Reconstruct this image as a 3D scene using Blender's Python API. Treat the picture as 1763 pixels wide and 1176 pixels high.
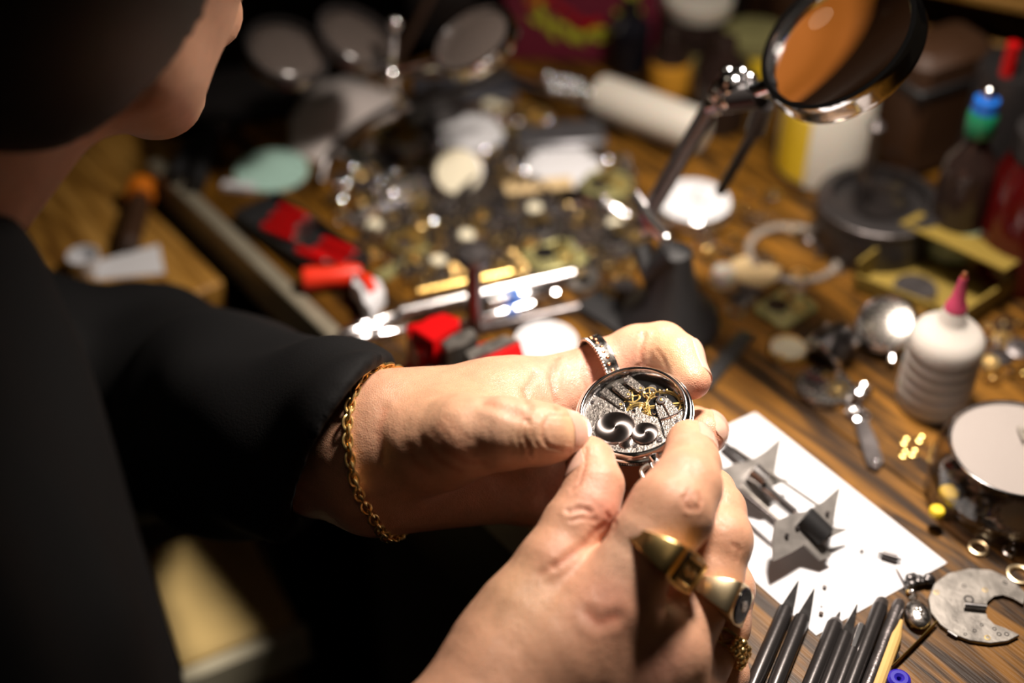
import bpy, bmesh, math, random
import numpy as np
from mathutils import Vector, Matrix, Quaternion
random.seed(7); np.random.seed(7)
for o in list(bpy.data.objects): bpy.data.objects.remove(o)
S = bpy.context.scene
COL = S.collection
PI = math.pi
TZ = 0.75                                  # height of the bench top
# ------------------------------------------------------------------ camera
CAMZ = TZ + 0.51
PITCH = math.radians(41.0)
cam_d = bpy.data.cameras.new('camera'); cam = bpy.data.objects.new('camera', cam_d); COL.objects.link(cam)
cam.location = (0, 0, CAMZ); cam.rotation_euler = (PI/2 - PITCH, 0, 0)
cam_d.lens = 50; cam_d.sensor_width = 36; cam_d.clip_start = 0.02
cam_d.dof.use_dof = True; cam_d.dof.focus_distance = 0.600; cam_d.dof.aperture_fstop = 2.5
S.camera = cam
FPX = 1763*50/36
CO = np.array([0, 0, CAMZ]); CR = np.array([1., 0, 0])
CU = np.array([0, math.sin(PITCH), math.cos(PITCH)]); CF = np.array([0, math.cos(PITCH), -math.sin(PITCH)])
def ray(px, py): return CF + CR*(px-881.5)/FPX + CU*(588-py)/FPX
def C(px, py, d): return CO + ray(px, py)*d            # a point seen at a photo pixel, d metres deep
def T(px, py, z=0.0):                                  # a point on (or z above) the bench top
    r = ray(px, py); return CO + r*((TZ+z-CAMZ)/r[2])
def pix(P):
    Q = np.asarray(P) - CO; d = Q@CF
    return 881.5 + (Q@CR)/d*FPX, 588 - (Q@CU)/d*FPX, d
# ------------------------------------------------------------------ world and lights
W = bpy.data.worlds.new('world'); S.world = W; W.use_nodes = True
W.node_tree.nodes['Background'].inputs[0].default_value = (1.0, 0.72, 0.45, 1)
W.node_tree.nodes['Background'].inputs[1].default_value = 0.004
def lamp(name, loc, target, size, power, col, spread=PI, shape='DISK'):
    l = bpy.data.lights.new(name, 'AREA'); l.shape = shape; l.size = size; l.energy = power; l.color = col; l.spread = spread
    o = bpy.data.objects.new(name, l); COL.objects.link(o); o.location = loc
    o.rotation_euler = (Vector(target)-Vector(loc)).to_track_quat('-Z', 'Y').to_euler(); return o
lamp('bench_lamp_light', (0.17, 0.59, TZ+0.50), (0.10, 0.52, TZ), 0.085, 2.1, (1.0, 0.87, 0.76), math.radians(94))
lamp('overhead_fill_light', (0.05, -0.35, 2.45), (0.0, 0.5, TZ), 0.8, 0.27, (1.0, 0.80, 0.60), math.radians(160), 'SQUARE')  # unseen fill added to brighten metal reflections and the stool
lamp('side_room_lamp_light', (-0.95, 0.95, 2.15), (-0.3, 0.7, TZ), 0.3, 0.3, (1.0, 0.84, 0.62), math.radians(140))
S.view_settings.view_transform = 'Standard'; S.view_settings.look = 'None'
S.view_settings.gamma = 1; S.view_settings.use_curve_mapping = False
S.view_settings.exposure = 0.0
# ------------------------------------------------------------------ materials
def M(name, col, metal=0., rough=.5, bump=0., bscale=300., var=0., vscale=60., **kw):
    m = bpy.data.materials.new(name); m.use_nodes = True
    nt = m.node_tree; b = nt.nodes['Principled BSDF']
    b.inputs['Base Color'].default_value = (*col, 1); b.inputs['Metallic'].default_value = metal
    b.inputs['Roughness'].default_value = rough
    for k, v in kw.items():
        b.inputs[k.replace('_', ' ')].default_value = v
    tc = nt.nodes.new('ShaderNodeTexCoord')
    if var:
        n = nt.nodes.new('ShaderNodeTexNoise'); n.inputs['Scale'].default_value = vscale; n.inputs['Detail'].default_value = 5
        mx = nt.nodes.new('ShaderNodeMix'); mx.data_type = 'RGBA'
        mx.inputs[6].default_value = (*[c*(1-var) for c in col], 1); mx.inputs[7].default_value = (*[min(1, c*(1+var)) for c in col], 1)
        nt.links.new(tc.outputs['Object'], n.inputs['Vector']); nt.links.new(n.outputs['Fac'], mx.inputs[0])
        nt.links.new(mx.outputs[2], b.inputs['Base Color'])
        mr = nt.nodes.new('ShaderNodeMapRange'); mr.inputs[1].default_value = .3; mr.inputs[2].default_value = .7
        mr.inputs[3].default_value = max(.02, rough*(1-var*.6)); mr.inputs[4].default_value = min(1, rough*(1+var*.6))
        nt.links.new(n.outputs['Fac'], mr.inputs[0]); nt.links.new(mr.outputs[0], b.inputs['Roughness'])
    if bump:
        n = nt.nodes.new('ShaderNodeTexNoise'); n.inputs['Scale'].default_value = bscale; n.inputs['Detail'].default_value = 4
        bp = nt.nodes.new('ShaderNodeBump'); bp.inputs['Strength'].default_value = bump; bp.inputs['Distance'].default_value = .0005
        nt.links.new(tc.outputs['Object'], n.inputs['Vector']); nt.links.new(n.outputs['Fac'], bp.inputs['Height'])
        nt.links.new(bp.outputs[0], b.inputs['Normal'])
    return m
def glass(name, col=(1, 1, 1), rough=0.02, ior=1.45):
    m = bpy.data.materials.new(name); m.use_nodes = True
    b = m.node_tree.nodes['Principled BSDF']; b.inputs['Base Color'].default_value = (*col, 1)
    b.inputs['Roughness'].default_value = rough; b.inputs['IOR'].default_value = ior
    b.inputs['Transmission Weight'].default_value = 1.0
    return m
MAT = dict(
 steel=M('steel', (.62, .60, .60), 1, .22, var=.15, vscale=200), chrome=M('chrome', (.86, .86, .88), 1, .12),
 dsteel=M('dark_steel', (.16, .145, .145), .85, .34, var=.3, vscale=150, bump=.25, bscale=600),
 gsteel=M('grey_steel', (.24, .225, .205), .9, .42, var=.35, vscale=120, bump=.2, bscale=400),
 gold=M('gold', (1.0, .72, .30), 1, .30, bump=.05, bscale=250), pgold=M('pale_gold', (1.0, .82, .52), 1, .36, bump=.1, bscale=300),
 brass=M('brass', (.82, .58, .20), 1, .28, var=.2, vscale=200), dbrass=M('dull_brass', (.42, .30, .10), .9, .45, var=.3),
 silver=M('silver', (.66, .62, .57), 1, .26, var=.25, vscale=500, bump=.12, bscale=900),
 oxsilver=M('oxidised_silver', (.42, .40, .38), 1, .30, var=.5, vscale=400, bump=.3, bscale=600),
 black=M('black_rubber', (.012, .012, .013), 0, .5), blackgl=M('black_enamel', (.008, .008, .012), 0, .12),
 bmetal=M('black_metal', (.06, .055, .055), .7, .30, bump=.1),
 satin=M('satin_grey_steel', (.27, .255, .24), .45, .45, var=.3, vscale=150, bump=.2, bscale=500),
 milky=M('milky_clear_plastic', (.22, .19, .16), 0, .25),
 white=M('white_enamel', (.70, .71, .74), 0, .3), cream=M('cream_enamel', (.78, .73, .55), 0, .4, var=.08),
 paper=M('paper', (.72, .73, .76), 0, .8, bump=.05), teal=M('teal_enamel', (.42, .66, .58), 0, .4, var=.12, vscale=40),
 red=M('red_paint', (.48, .003, .004), 0, .3), redpl=M('red_plastic', (.85, .035, .01), 0, .35),
 maroon=M('maroon_cloth', (.16, .008, .03), 0, .7, bump=.2), green=M('green_plastic', (.01, .18, .08), 0, .3),
 ylgreen=M('yellow_green_felt', (.55, .60, .03), 0, .8, var=.4, vscale=80),
 yellow=M('yellow_plastic', (.75, .52, .02), 0, .4), amber=M('amber_label', (.7, .33, .03), 0, .5, var=.2),
 blue=M('blue_plastic', (.01, .10, .42), 0, .3), indigo=M('indigo_bead', (.03, .02, .4), 0, .25),
 orange=M('orange_plastic', (.75, .20, .01), 0, .4), pink=M('pink_plastic', (.50, .06, .13), 0, .35),
 lpink=M('pale_pink_ball', (.75, .50, .58), 0, .4),
 tan=M('tan_card', (.62, .46, .24), 0, .7, var=.12), card=M('cardboard', (.19, .13, .015), 0, .75, var=.2, vscale=30),
 brown=M('brown_leather', (.045, .018, .006), 0, .55, var=.3, vscale=25), dark=M('dark_glass', (.02, .012, .01), 0, .12),
 stick=M('pegwood', (.66, .42, .14), 0, .6, var=.15), ivory=M('frosted_plastic', (.60, .57, .50), 0, .32, Subsurface_Weight=.3, Subsurface_Scale=.01),
 bottle=M('translucent_white_plastic', (.55, .515, .47), 0, .28, Subsurface_Weight=.1, Subsurface_Scale=.01),
 copper=M('copper', (.85, .36, .18), 1, .3), olive=M('olive_plate', (.35, .33, .14), .5, .45, var=.3),
 glass=glass('clear_glass'), lens=glass('lens_glass', (1, .97, .93), 0.0, 1.5), 
 ggreen=glass('green_bottle_glass', (.25, .45, .2), .05), label=M('pale_green_label', (.30, .38, .26), 0, .7, var=.5, vscale=70),
 jacket=M('black_jacket_cloth', (.0035, .0035, .004), 0, .8, bump=.35, bscale=900, Specular_IOR_Level=.25),
 trouser=M('black_trouser_cloth', (.008, .008, .010), 0, .9), hair=M('dark_hair', (.006, .004, .003), 0, .6, bump=.5, bscale=200),
 wall=M('dark_wall_paint', (.04, .025, .015), 0, .9, var=.1, vscale=3), floor=M('dark_floor_boards', (.03, .02, .012), 0, .6, var=.3, vscale=6),
)
def thin(name, col, fac):                              # thin clear plastic: mostly see-through, glossy at a glance
    m = bpy.data.materials.new(name); m.use_nodes = True; nt = m.node_tree; nt.nodes.remove(nt.nodes['Principled BSDF'])
    t = nt.nodes.new('ShaderNodeBsdfTransparent'); t.inputs[0].default_value = (*col, 1); g = nt.nodes.new('ShaderNodeBsdfGlossy'); g.inputs['Roughness'].default_value = .06
    lw = nt.nodes.new('ShaderNodeLayerWeight'); lw.inputs[0].default_value = .5; f = nt.nodes.new('ShaderNodeMath'); f.operation = 'POWER'; f.inputs[1].default_value = 4.; nt.links.new(lw.outputs['Facing'], f.inputs[0]); a = nt.nodes.new('ShaderNodeMath'); a.operation = 'ADD'; a.inputs[1].default_value = fac; a.use_clamp = True
    x = nt.nodes.new('ShaderNodeMixShader'); nt.links.new(f.outputs[0], a.inputs[0]); nt.links.new(a.outputs[0], x.inputs[0]); nt.links.new(t.outputs[0], x.inputs[1]); nt.links.new(g.outputs[0], x.inputs[2])
    nt.links.new(x.outputs[0], nt.nodes['Material Output'].inputs[0]); return m
MAT['smoke'] = thin('clear_plastic', (.93, .91, .90), .05)
# anisotropic snailed steel for the winding wheels
def snail(name, twist, cx=0., cy=0.):
    m = bpy.data.materials.new(name); m.use_nodes = True; nt = m.node_tree; b = nt.nodes['Principled BSDF']
    b.inputs['Base Color'].default_value = (.40, .355, .34, 1); b.inputs['Metallic'].default_value = 1
    b.inputs['Roughness'].default_value = .27; b.inputs['Anisotropic'].default_value = .86
    tc = nt.nodes.new('ShaderNodeTexCoord'); sx = nt.nodes.new('ShaderNodeSeparateXYZ'); nt.links.new(tc.outputs['Object'], sx.inputs[0])
    ln = nt.nodes.new('ShaderNodeVectorMath'); ln.operation = 'LENGTH'; nt.links.new(tc.outputs['Object'], ln.inputs[0])
    an = nt.nodes.new('ShaderNodeMath'); an.operation = 'MULTIPLY'; an.inputs[1].default_value = twist; nt.links.new(ln.outputs['Value'], an.inputs[0])
    cr = nt.nodes.new('ShaderNodeCombineXYZ')      # tangential direction (-y, x, 0)
    ng = nt.nodes.new('ShaderNodeMath'); ng.operation = 'MULTIPLY'; ng.inputs[1].default_value = -1
    nt.links.new(sx.outputs['Y'], ng.inputs[0]); nt.links.new(ng.outputs[0], cr.inputs[0]); nt.links.new(sx.outputs['X'], cr.inputs[1])
    vr = nt.nodes.new('ShaderNodeVectorRotate'); vr.rotation_type = 'Z_AXIS'
    nt.links.new(cr.outputs[0], vr.inputs['Vector']); nt.links.new(an.outputs[0], vr.inputs['Angle'])
    nz = nt.nodes.new('ShaderNodeVectorMath'); nz.operation = 'NORMALIZE'; nt.links.new(vr.outputs[0], nz.inputs[0])
    tr = nt.nodes.new('ShaderNodeVectorTransform'); tr.vector_type = 'VECTOR'; tr.convert_from = 'OBJECT'; tr.convert_to = 'WORLD'
    nt.links.new(nz.outputs[0], tr.inputs[0]); nt.links.new(tr.outputs[0], b.inputs['Tangent'])
    return m
# oak bench top
def wood(name, c1, c2, c3, rough=.45, sc=1.):
    m = bpy.data.materials.new(name); m.use_nodes = True; nt = m.node_tree; b = nt.nodes['Principled BSDF']
    tc = nt.nodes.new('ShaderNodeTexCoord'); mp = nt.nodes.new('ShaderNodeMapping'); mp.inputs['Scale'].default_value = (7*sc, 70*sc, 7*sc)
    nt.links.new(tc.outputs['Object'], mp.inputs[0])
    n1 = nt.nodes.new('ShaderNodeTexNoise'); n1.inputs['Scale'].default_value = 1.6; n1.inputs['Detail'].default_value = 7; n1.inputs['Distortion'].default_value = 1.1
    nt.links.new(mp.outputs[0], n1.inputs['Vector'])
    cr = nt.nodes.new('ShaderNodeValToRGB'); e = cr.color_ramp.elements
    e[0].position = .40; e[0].color = (*c1, 1); e[1].position = .62; e[1].color = (*c3, 1); k = e.new(.50); k.color = (*c2, 1)
    nt.links.new(n1.outputs['Fac'], cr.inputs[0]); nt.links.new(cr.outputs[0], b.inputs['Base Color'])
    mp2 = nt.nodes.new('ShaderNodeMapping'); mp2.inputs['Scale'].default_value = (40*sc, 900*sc, 40*sc); nt.links.new(tc.outputs['Object'], mp2.inputs[0])
    n2 = nt.nodes.new('ShaderNodeTexNoise'); n2.inputs['Scale'].default_value = 1.; n2.inputs['Detail'].default_value = 3; nt.links.new(mp2.outputs[0], n2.inputs['Vector'])
    bp = nt.nodes.new('ShaderNodeBump'); bp.inputs['Strength'].default_value = .35; bp.inputs['Distance'].default_value = .0006
    nt.links.new(n2.outputs['Fac'], bp.inputs['Height']); nt.links.new(bp.outputs[0], b.inputs['Normal'])
    b.inputs['Roughness'].default_value = rough; b.inputs['Specular IOR Level'].default_value = .25
    return m
MAT['oak'] = wood('dark_oak', (.020, .008, .001), (.085, .036, .003), (.185, .080, .008))
MAT['oak2'] = wood('golden_oak', (.16, .07, .012), (.34, .17, .03), (.48, .26, .06), .5)
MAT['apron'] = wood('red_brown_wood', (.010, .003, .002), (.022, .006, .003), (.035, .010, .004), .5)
# ------------------------------------------------------------------ mesh building
class MB:
    def __init__(s): s.v = []; s.f = []; s.X = Matrix.Identity(4)
    def add(s, vs, fs):
        n = len(s.v); s.v += [tuple(s.X @ Vector(v)) for v in vs]; s.f += [tuple(i+n for i in f) for f in fs]; return s
    def at(s, loc=(0, 0, 0), rot=(0, 0, 0), sc=(1, 1, 1)):
        from mathutils import Euler
        s.X = Matrix.Translation(loc) @ Euler(rot).to_matrix().to_4x4() @ Matrix.Diagonal((*sc, 1)); return s
    def box(s, x0, x1, y0, y1, z0, z1, b=0.):
        if b:
            pts = [(x0+b, y0), (x1-b, y0), (x1, y0+b), (x1, y1-b), (x1-b, y1), (x0+b, y1), (x0, y1-b), (x0, y0+b)]
            cx, cy = (x0+x1)/2, (y0+y1)/2
            lay = []
            for z, ins in ((z0, b), (z0+b, 0), (z1-b, 0), (z1, b)):
                fx = 1-ins/max((x1-x0)/2, 1e-9); fy = 1-ins/max((y1-y0)/2, 1e-9)
                lay.append([(cx+(p[0]-cx)*fx, cy+(p[1]-cy)*fy, z) for p in pts])
            return s.loft(lay)
        v = [(x, y, z) for z in (z0, z1) for x, y in ((x0, y0), (x1, y0), (x1, y1), (x0, y1))]
        return s.add(v, [(0, 3, 2, 1), (4, 5, 6, 7), (0, 1, 5, 4), (1, 2, 6, 5), (2, 3, 7, 6), (3, 0, 4, 7)])
    def loft(s, rings, cap=True, close=False):
        n = len(rings[0]); v = [p for r in rings for p in r]; f = []
        m = len(rings)
        for i in range(m if close else m-1):
            a = i*n; b = ((i+1) % m)*n
            for j in range(n): f.append((a+j, a+(j+1) % n, b+(j+1) % n, b+j))
        if cap and not close: f.append(tuple(range(n))[::-1]); f.append(tuple(range((m-1)*n, m*n)))
        return s.add(v, f)
    def prism(s, pts, z0, z1, bev=0.):
        n = len(pts)
        if not bev: return s.loft([[(x, y, z0) for x, y in pts], [(x, y, z1) for x, y in pts]])
        cx = sum(p[0] for p in pts)/n; cy = sum(p[1] for p in pts)/n
        def ins(b):
            out = []
            for x, y in pts:
                d = math.hypot(x-cx, y-cy) or 1; k = max(0, 1-b/d); out.append((cx+(x-cx)*k, cy+(y-cy)*k))
            return out
        q = ins(bev)
        return s.loft([[(x, y, z0) for x, y in pts], [(x, y, z1-bev) for x, y in pts], [(x, y, z1) for x, y in q]])
    def lathe(s, prof, n=32, close=False):
        # prof: (r, z) list; r==0 ends close to a point-cap
        rings = [[(r*math.cos(2*PI*j/n), r*math.sin(2*PI*j/n), z) for j in range(n)] for r, z in prof]
        return s.loft(rings, cap=not close, close=close)
    def torus(s, R, r, n=32, m=10, sx=1., sy=1., sz=1.):
        rings = []
        for i in range(n):
            a = 2*PI*i/n; rings.append([((R+r*math.cos(2*PI*j/m))*math.cos(a)*sx, (R+r*math.cos(2*PI*j/m))*math.sin(a)*sy, r*math.sin(2*PI*j/m)*sz) for j in range(m)][::-1])
        return s.loft(rings, close=True)
    def ball(s, r, c=(0, 0, 0), n=14, m=8, sc=(1, 1, 1)):
        return s.add(*_ball(r, c, n, m, sc))
    def tube(s, path, r, n=8, closed=False, flat=None):
        P = [Vector(p) for p in path]; k = len(P); R = r if hasattr(r, '__len__') else [r]*k
        rings = []; up = None
        for i in range(k):
            a = P[(i-1) % k] if (closed or i) else P[0]; b = P[(i+1) % k] if (closed or i < k-1) else P[-1]
            t = (b-a).normalized()
            if up is None: up = t.orthogonal().normalized()
            up = (up - t*up.dot(t)); up = up.normalized() if up.length > 1e-6 else t.orthogonal().normalized()
            w = t.cross(up); fu, fw = flat or (1, 1)
            rings.append([tuple(P[i] + (up*math.cos(2*PI*j/n)*fu + w*math.sin(2*PI*j/n)*fw)*R[i]) for j in range(n)])
        return s.loft(rings, cap=not closed, close=closed)
    def gear(s, r, n, h, z0=0., depth=.08, hole=0., spokes=0, rim=.16):
        pts = []
        for i in range(n):
            for a, q in ((0, 1-depth), (.25, 1-depth), (.35, 1), (.75, 1), (.9, 1-depth)):
                t = 2*PI*(i+a)/n; pts.append((r*q*math.cos(t), r*q*math.sin(t)))
        m = len(pts)
        if spokes:
            ri = r*(1-rim-depth)
            inn = [(ri*math.cos(2*PI*i/m), ri*math.sin(2*PI*i/m)) for i in range(m)]
            s.loft([[(x, y, z0) for x, y in inn], [(x, y, z0) for x, y in pts], [(x, y, z0+h) for x, y in pts], [(x, y, z0+h) for x, y in inn]], close=True)
            sw = r*.07
            for k in range(spokes):
                a = 2*PI*k/spokes; c, d = math.cos(a), math.sin(a)
                q = [(r*.1*c-sw*d, r*.1*d+sw*c), (r*.1*c+sw*d, r*.1*d-sw*c), (ri*1.02*c+sw*d, ri*1.02*d-sw*c), (ri*1.02*c-sw*d, ri*1.02*d+sw*c)]
                s.prism(q, z0+h*.1, z0+h*.9)
            s.lathe([(r*.16, z0-h*.3), (r*.16, z0+h*1.2), (r*.07, z0+h*1.6)], 12)
        else:
            s.prism(pts, z0, z0+h, bev=min(h*.4, r*.04))
        return s
    def build(s, name, mat, parent=None, smooth=35, loc=None):
        me = bpy.data.meshes.new(name); me.from_pydata(s.v, [], s.f); me.update()
        if smooth:
            me.shade_smooth()
            try: me.set_sharp_from_angle(angle=math.radians(smooth))
            except Exception: pass
        me.materials.append(MAT[mat] if isinstance(mat, str) else mat)
        o = bpy.data.objects.new(name, me); COL.objects.link(o)
        if parent is not None: o.parent = parent
        if loc is not None: o.location = loc
        return o
def _ball(r, c, n, m, sc):
    v = [(c[0], c[1], c[2]+r*sc[2])]; f = []
    for i in range(1, m):
        t = PI*i/m
        for j in range(n): v.append((c[0]+r*sc[0]*math.sin(t)*math.cos(2*PI*j/n), c[1]+r*sc[1]*math.sin(t)*math.sin(2*PI*j/n), c[2]+r*sc[2]*math.cos(t)))
    v.append((c[0], c[1], c[2]-r*sc[2])); L = len(v)-1
    for j in range(n): f.append((0, 1+j, 1+(j+1) % n)); f.append((L, 1+(m-2)*n+(j+1) % n, 1+(m-2)*n+j))
    for i in range(m-2):
        a = 1+i*n; b = a+n
        for j in range(n): f.append((a+j, b+j, b+(j+1) % n, a+(j+1) % n))
    return v, f
def tag(o, label=None, cat=None, group=None, kind=None):
    if label: o['label'] = label
    if cat: o['category'] = cat
    if group: o['group'] = group
    if kind: o['kind'] = kind
    return o
def empty(name, loc=(0, 0, 0), rz=0., mat3=None, label=None, cat=None, group=None):
    o = bpy.data.objects.new(name, None); COL.objects.link(o); o.empty_display_size = .01
    if mat3 is not None:
        X = Matrix(mat3).to_4x4() if not isinstance(mat3, Matrix) else mat3.to_4x4()
        o.matrix_world = Matrix.Translation(Vector(loc)) @ X
    else:
        o.location = Vector(loc); o.rotation_euler = (0, 0, rz)
    return tag(o, label, cat, group)
def basis(z, x):
    z = Vector(z).normalized(); x = Vector(x); x = (x - z*x.dot(z)).normalized(); y = z.cross(x)
    return Matrix((x, y, z)).transposed()
def copytree(o, parent=None):
    c = o.copy(); COL.objects.link(c)
    if parent is not None: c.parent = parent
    for ch in o.children: copytree(ch, c)
    return c
# ------------------------------------------------------------------ setting
tag(MB().box(-2.2, 2.2, -1.6, 2.2, -.05, 0).build('floor', 'floor'), kind='structure')
tag(MB().box(-2.2, 2.2, 2.1, 2.2, 0, 2.6).build('wall_back', 'wall'), kind='structure')
tag(MB().box(-2.2, -2.1, -1.6, 2.1, 0, 2.6).build('wall_left', 'wall'), kind='structure')
# ------------------------------------------------------------------ workbench
O0 = T(340, 380); O1 = T(620, 650)
E1 = Vector(O1-O0); E1.z = 0; E1.normalize(); E2 = Vector((-E1.y, E1.x, 0)); BA = math.atan2(E1.y, E1.x)
bench = empty('workbench', (O0[0], O0[1], 0), BA, label='large dark oak watchmaker\'s workbench crowded with watch parts and tools', cat='workbench')
L0, L1, DP = -.075, 1.25, 1.05
for k, (a, b) in enumerate(((0.014, .17), (.17, .34), (.34, .52), (.52, .70), (.70, .88), (.88, DP))):
    MB().box(L0, L1, a+.0004, b-.0004, TZ-.028, TZ, .0008).build('plank', 'oak', bench)
MB().box(L0, L1, .004, .0135, TZ-.030, TZ+.0012, .001).build('edge_strip', M('edge_strip_metal', (.30, .27, .20), .3, .4, var=.2), bench)
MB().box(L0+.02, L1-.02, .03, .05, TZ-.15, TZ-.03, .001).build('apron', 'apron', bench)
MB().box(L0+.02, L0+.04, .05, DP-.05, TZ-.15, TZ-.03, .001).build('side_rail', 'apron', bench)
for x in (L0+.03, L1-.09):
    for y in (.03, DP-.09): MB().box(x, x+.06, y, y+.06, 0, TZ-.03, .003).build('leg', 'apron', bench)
dr = MB().box(.12, .55, .018, .03, TZ-.135, TZ-.045, .001).build('drawer', 'apron', bench)
MB().lathe([(.004, 0), (.004, .012), (.010, .018), (.010, .024), (.005, .028)], 16).at().build('knob', 'dbrass', dr, loc=(.33, .018, TZ-.09)).rotation_euler = (PI/2, 0, 0)
# side table of golden oak standing past the left end of the bench
c = T(215, 340, -.02)
st = empty('side_table', (c[0], c[1], 0), BA, label='golden oak side table past the far left end of the bench', cat='side table')
MB().box(-.16, .115, -.14, .008, TZ-.045, TZ-.02, .002).build('tabletop', 'oak2', st)
MB().box(-.16, -.004, .0085, .075, TZ-.045, TZ-.02, .002).build('tabletop_end', 'oak2', st)
for x in (-.15, .08):
    for y in (-.13, -.03): MB().box(x, x+.025, y, y+.025, 0, TZ-.045, .002).build('leg', 'oak2', st)
# dark felt sheet added to darken the bench under the loose watch parts
mt_ = empty('darkening_felt', T(840, 360), BA, label='thin dark felt sheet added to darken the middle of the bench under the loose watch parts', cat='mat')
def mloc(px, py):
    q = Matrix.Rotation(-BA, 3, 'Z') @ Vector(T(px, py)-T(840, 360)); return q.x, q.y
MB().prism([mloc(*p) for p in ((640, 330), (690, 476), (985, 500), (1090, 440), (1095, 300), (1000, 235), (780, 200))], 0, .0007).build('felt', M('dark_felt', (.022, .014, .008), 0, .9, var=.4, vscale=30, bump=.4, bscale=700), mt_)
# stool seen in the gap under the left sleeve
c = C(372, 1010, .90)
sl = empty('wooden_stool', (c[0], c[1], 0), math.radians(28), label='pale wooden stool with a white edged seat, low in the dark under the left sleeve', cat='stool')
MB().box(-.042, .036, -.045, .05, c[2]-.03, c[2], .004).build('seat', M('pale_wood', (.75, .55, .22), 0, .5, var=.1), sl)
MB().box(-.046, .040, -.056, -.0465, c[2]-.036, c[2]-.004, .002).build('seat_edge', M('seat_edge_white', (.62, .58, .42), 0, .5), sl)
MB().box(-.046, .040, -.086, -.070, c[2]-.10, c[2]-.07, .002).build('step', M('step_white', (.62, .58, .42), 0, .5), sl)
for x in (-.038, .014):
    for y in (-.04, .025): MB().box(x, x+.02, y, y+.02, 0, c[2]-.03, .002).build('leg', 'oak2', sl)
# ------------------------------------------------------------------ signed-distance modelling (bodies and cloth)
def smin(a, b, k):
    if k <= 0: return np.minimum(a, b)
    h = np.clip(.5+.5*(b-a)/k, 0, 1); return b*(1-h)+a*h-k*h*(1-h)
class Cap:                                              # tapered capsule
    def __init__(s, a, b, ra, rb): s.a, s.b, s.ra, s.rb = np.array(a, float), np.array(b, float), ra, rb
    def box(s):
        return np.minimum(s.a-s.ra, s.b-s.rb), np.maximum(s.a+s.ra, s.b+s.rb)
    def ev(s, P):
        ba = s.b-s.a; q = P-s.a.astype(P.dtype)
        h = np.clip(q@ba.astype(P.dtype)/max(ba@ba, 1e-12), 0, 1)
        d = q-h[..., None]*ba.astype(P.dtype)
        return np.sqrt((d*d).sum(-1))-(s.ra+(s.rb-s.ra)*h)
class Ell:                                              # ellipsoid; rows of R are its axes
    def __init__(s, c, r, R=None): s.c, s.r = np.array(c, float), np.array(r, float); s.R = np.eye(3) if R is None else np.array(R, float)
    def box(s): m = s.r.max(); return s.c-m, s.c+m
    def ev(s, P):
        q = (P-s.c.astype(P.dtype))@s.R.T.astype(P.dtype)
        k0 = np.sqrt(((q/s.r)**2).sum(-1)); k1 = np.sqrt(((q/s.r**2)**2).sum(-1))
        return k0*(k0-1)/np.maximum(k1, 1e-9)
class Grp:                                              # union with smoothing k, optional cuts
    def __init__(s, items, k=.003, cuts=()): s.items, s.k, s.cuts = items, k, list(cuts)
    def box(s):
        b = [i.box() for i in s.items]; return np.min([x[0] for x in b], 0), np.max([x[1] for x in b], 0)
    def ev(s, P):
        r = None
        for i in s.items: e = i.ev(P); r = e if r is None else smin(r, e, s.k)
        for c in s.cuts: r = np.maximum(r, -c.ev(P))
        return r
    def grid(s, ax, mar):
        F = np.full([len(a) for a in ax], 1., np.float32)
        for i in s.items:
            lo, hi = i.box(); m = mar+s.k
            ix = [slice(max(0, np.searchsorted(a, l-m)), np.searchsorted(a, h+m)) for a, l, h in zip(ax, lo, hi)]
            if any(x.start >= x.stop for x in ix): continue
            if isinstance(i, Grp):
                sub = i.grid([a[x] for a, x in zip(ax, ix)], mar)
            else:
                G = np.stack(np.meshgrid(*[a[x].astype(np.float32) for a, x in zip(ax, ix)], indexing='ij'), -1)
                sub = i.ev(G).astype(np.float32)
            F[tuple(ix)] = smin(F[tuple(ix)], sub, s.k)
        for c in s.cuts:
            lo, hi = c.box(); ix = [slice(max(0, np.searchsorted(a, l-mar)), np.searchsorted(a, h+mar)) for a, l, h in zip(ax, lo, hi)]
            if any(x.start >= x.stop for x in ix): continue
            G = np.stack(np.meshgrid(*[a[x].astype(np.float32) for a, x in zip(ax, ix)], indexing='ij'), -1)
            F[tuple(ix)] = -smin(-F[tuple(ix)], c.ev(G), getattr(s, 'kc', 0))
        return F
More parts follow.
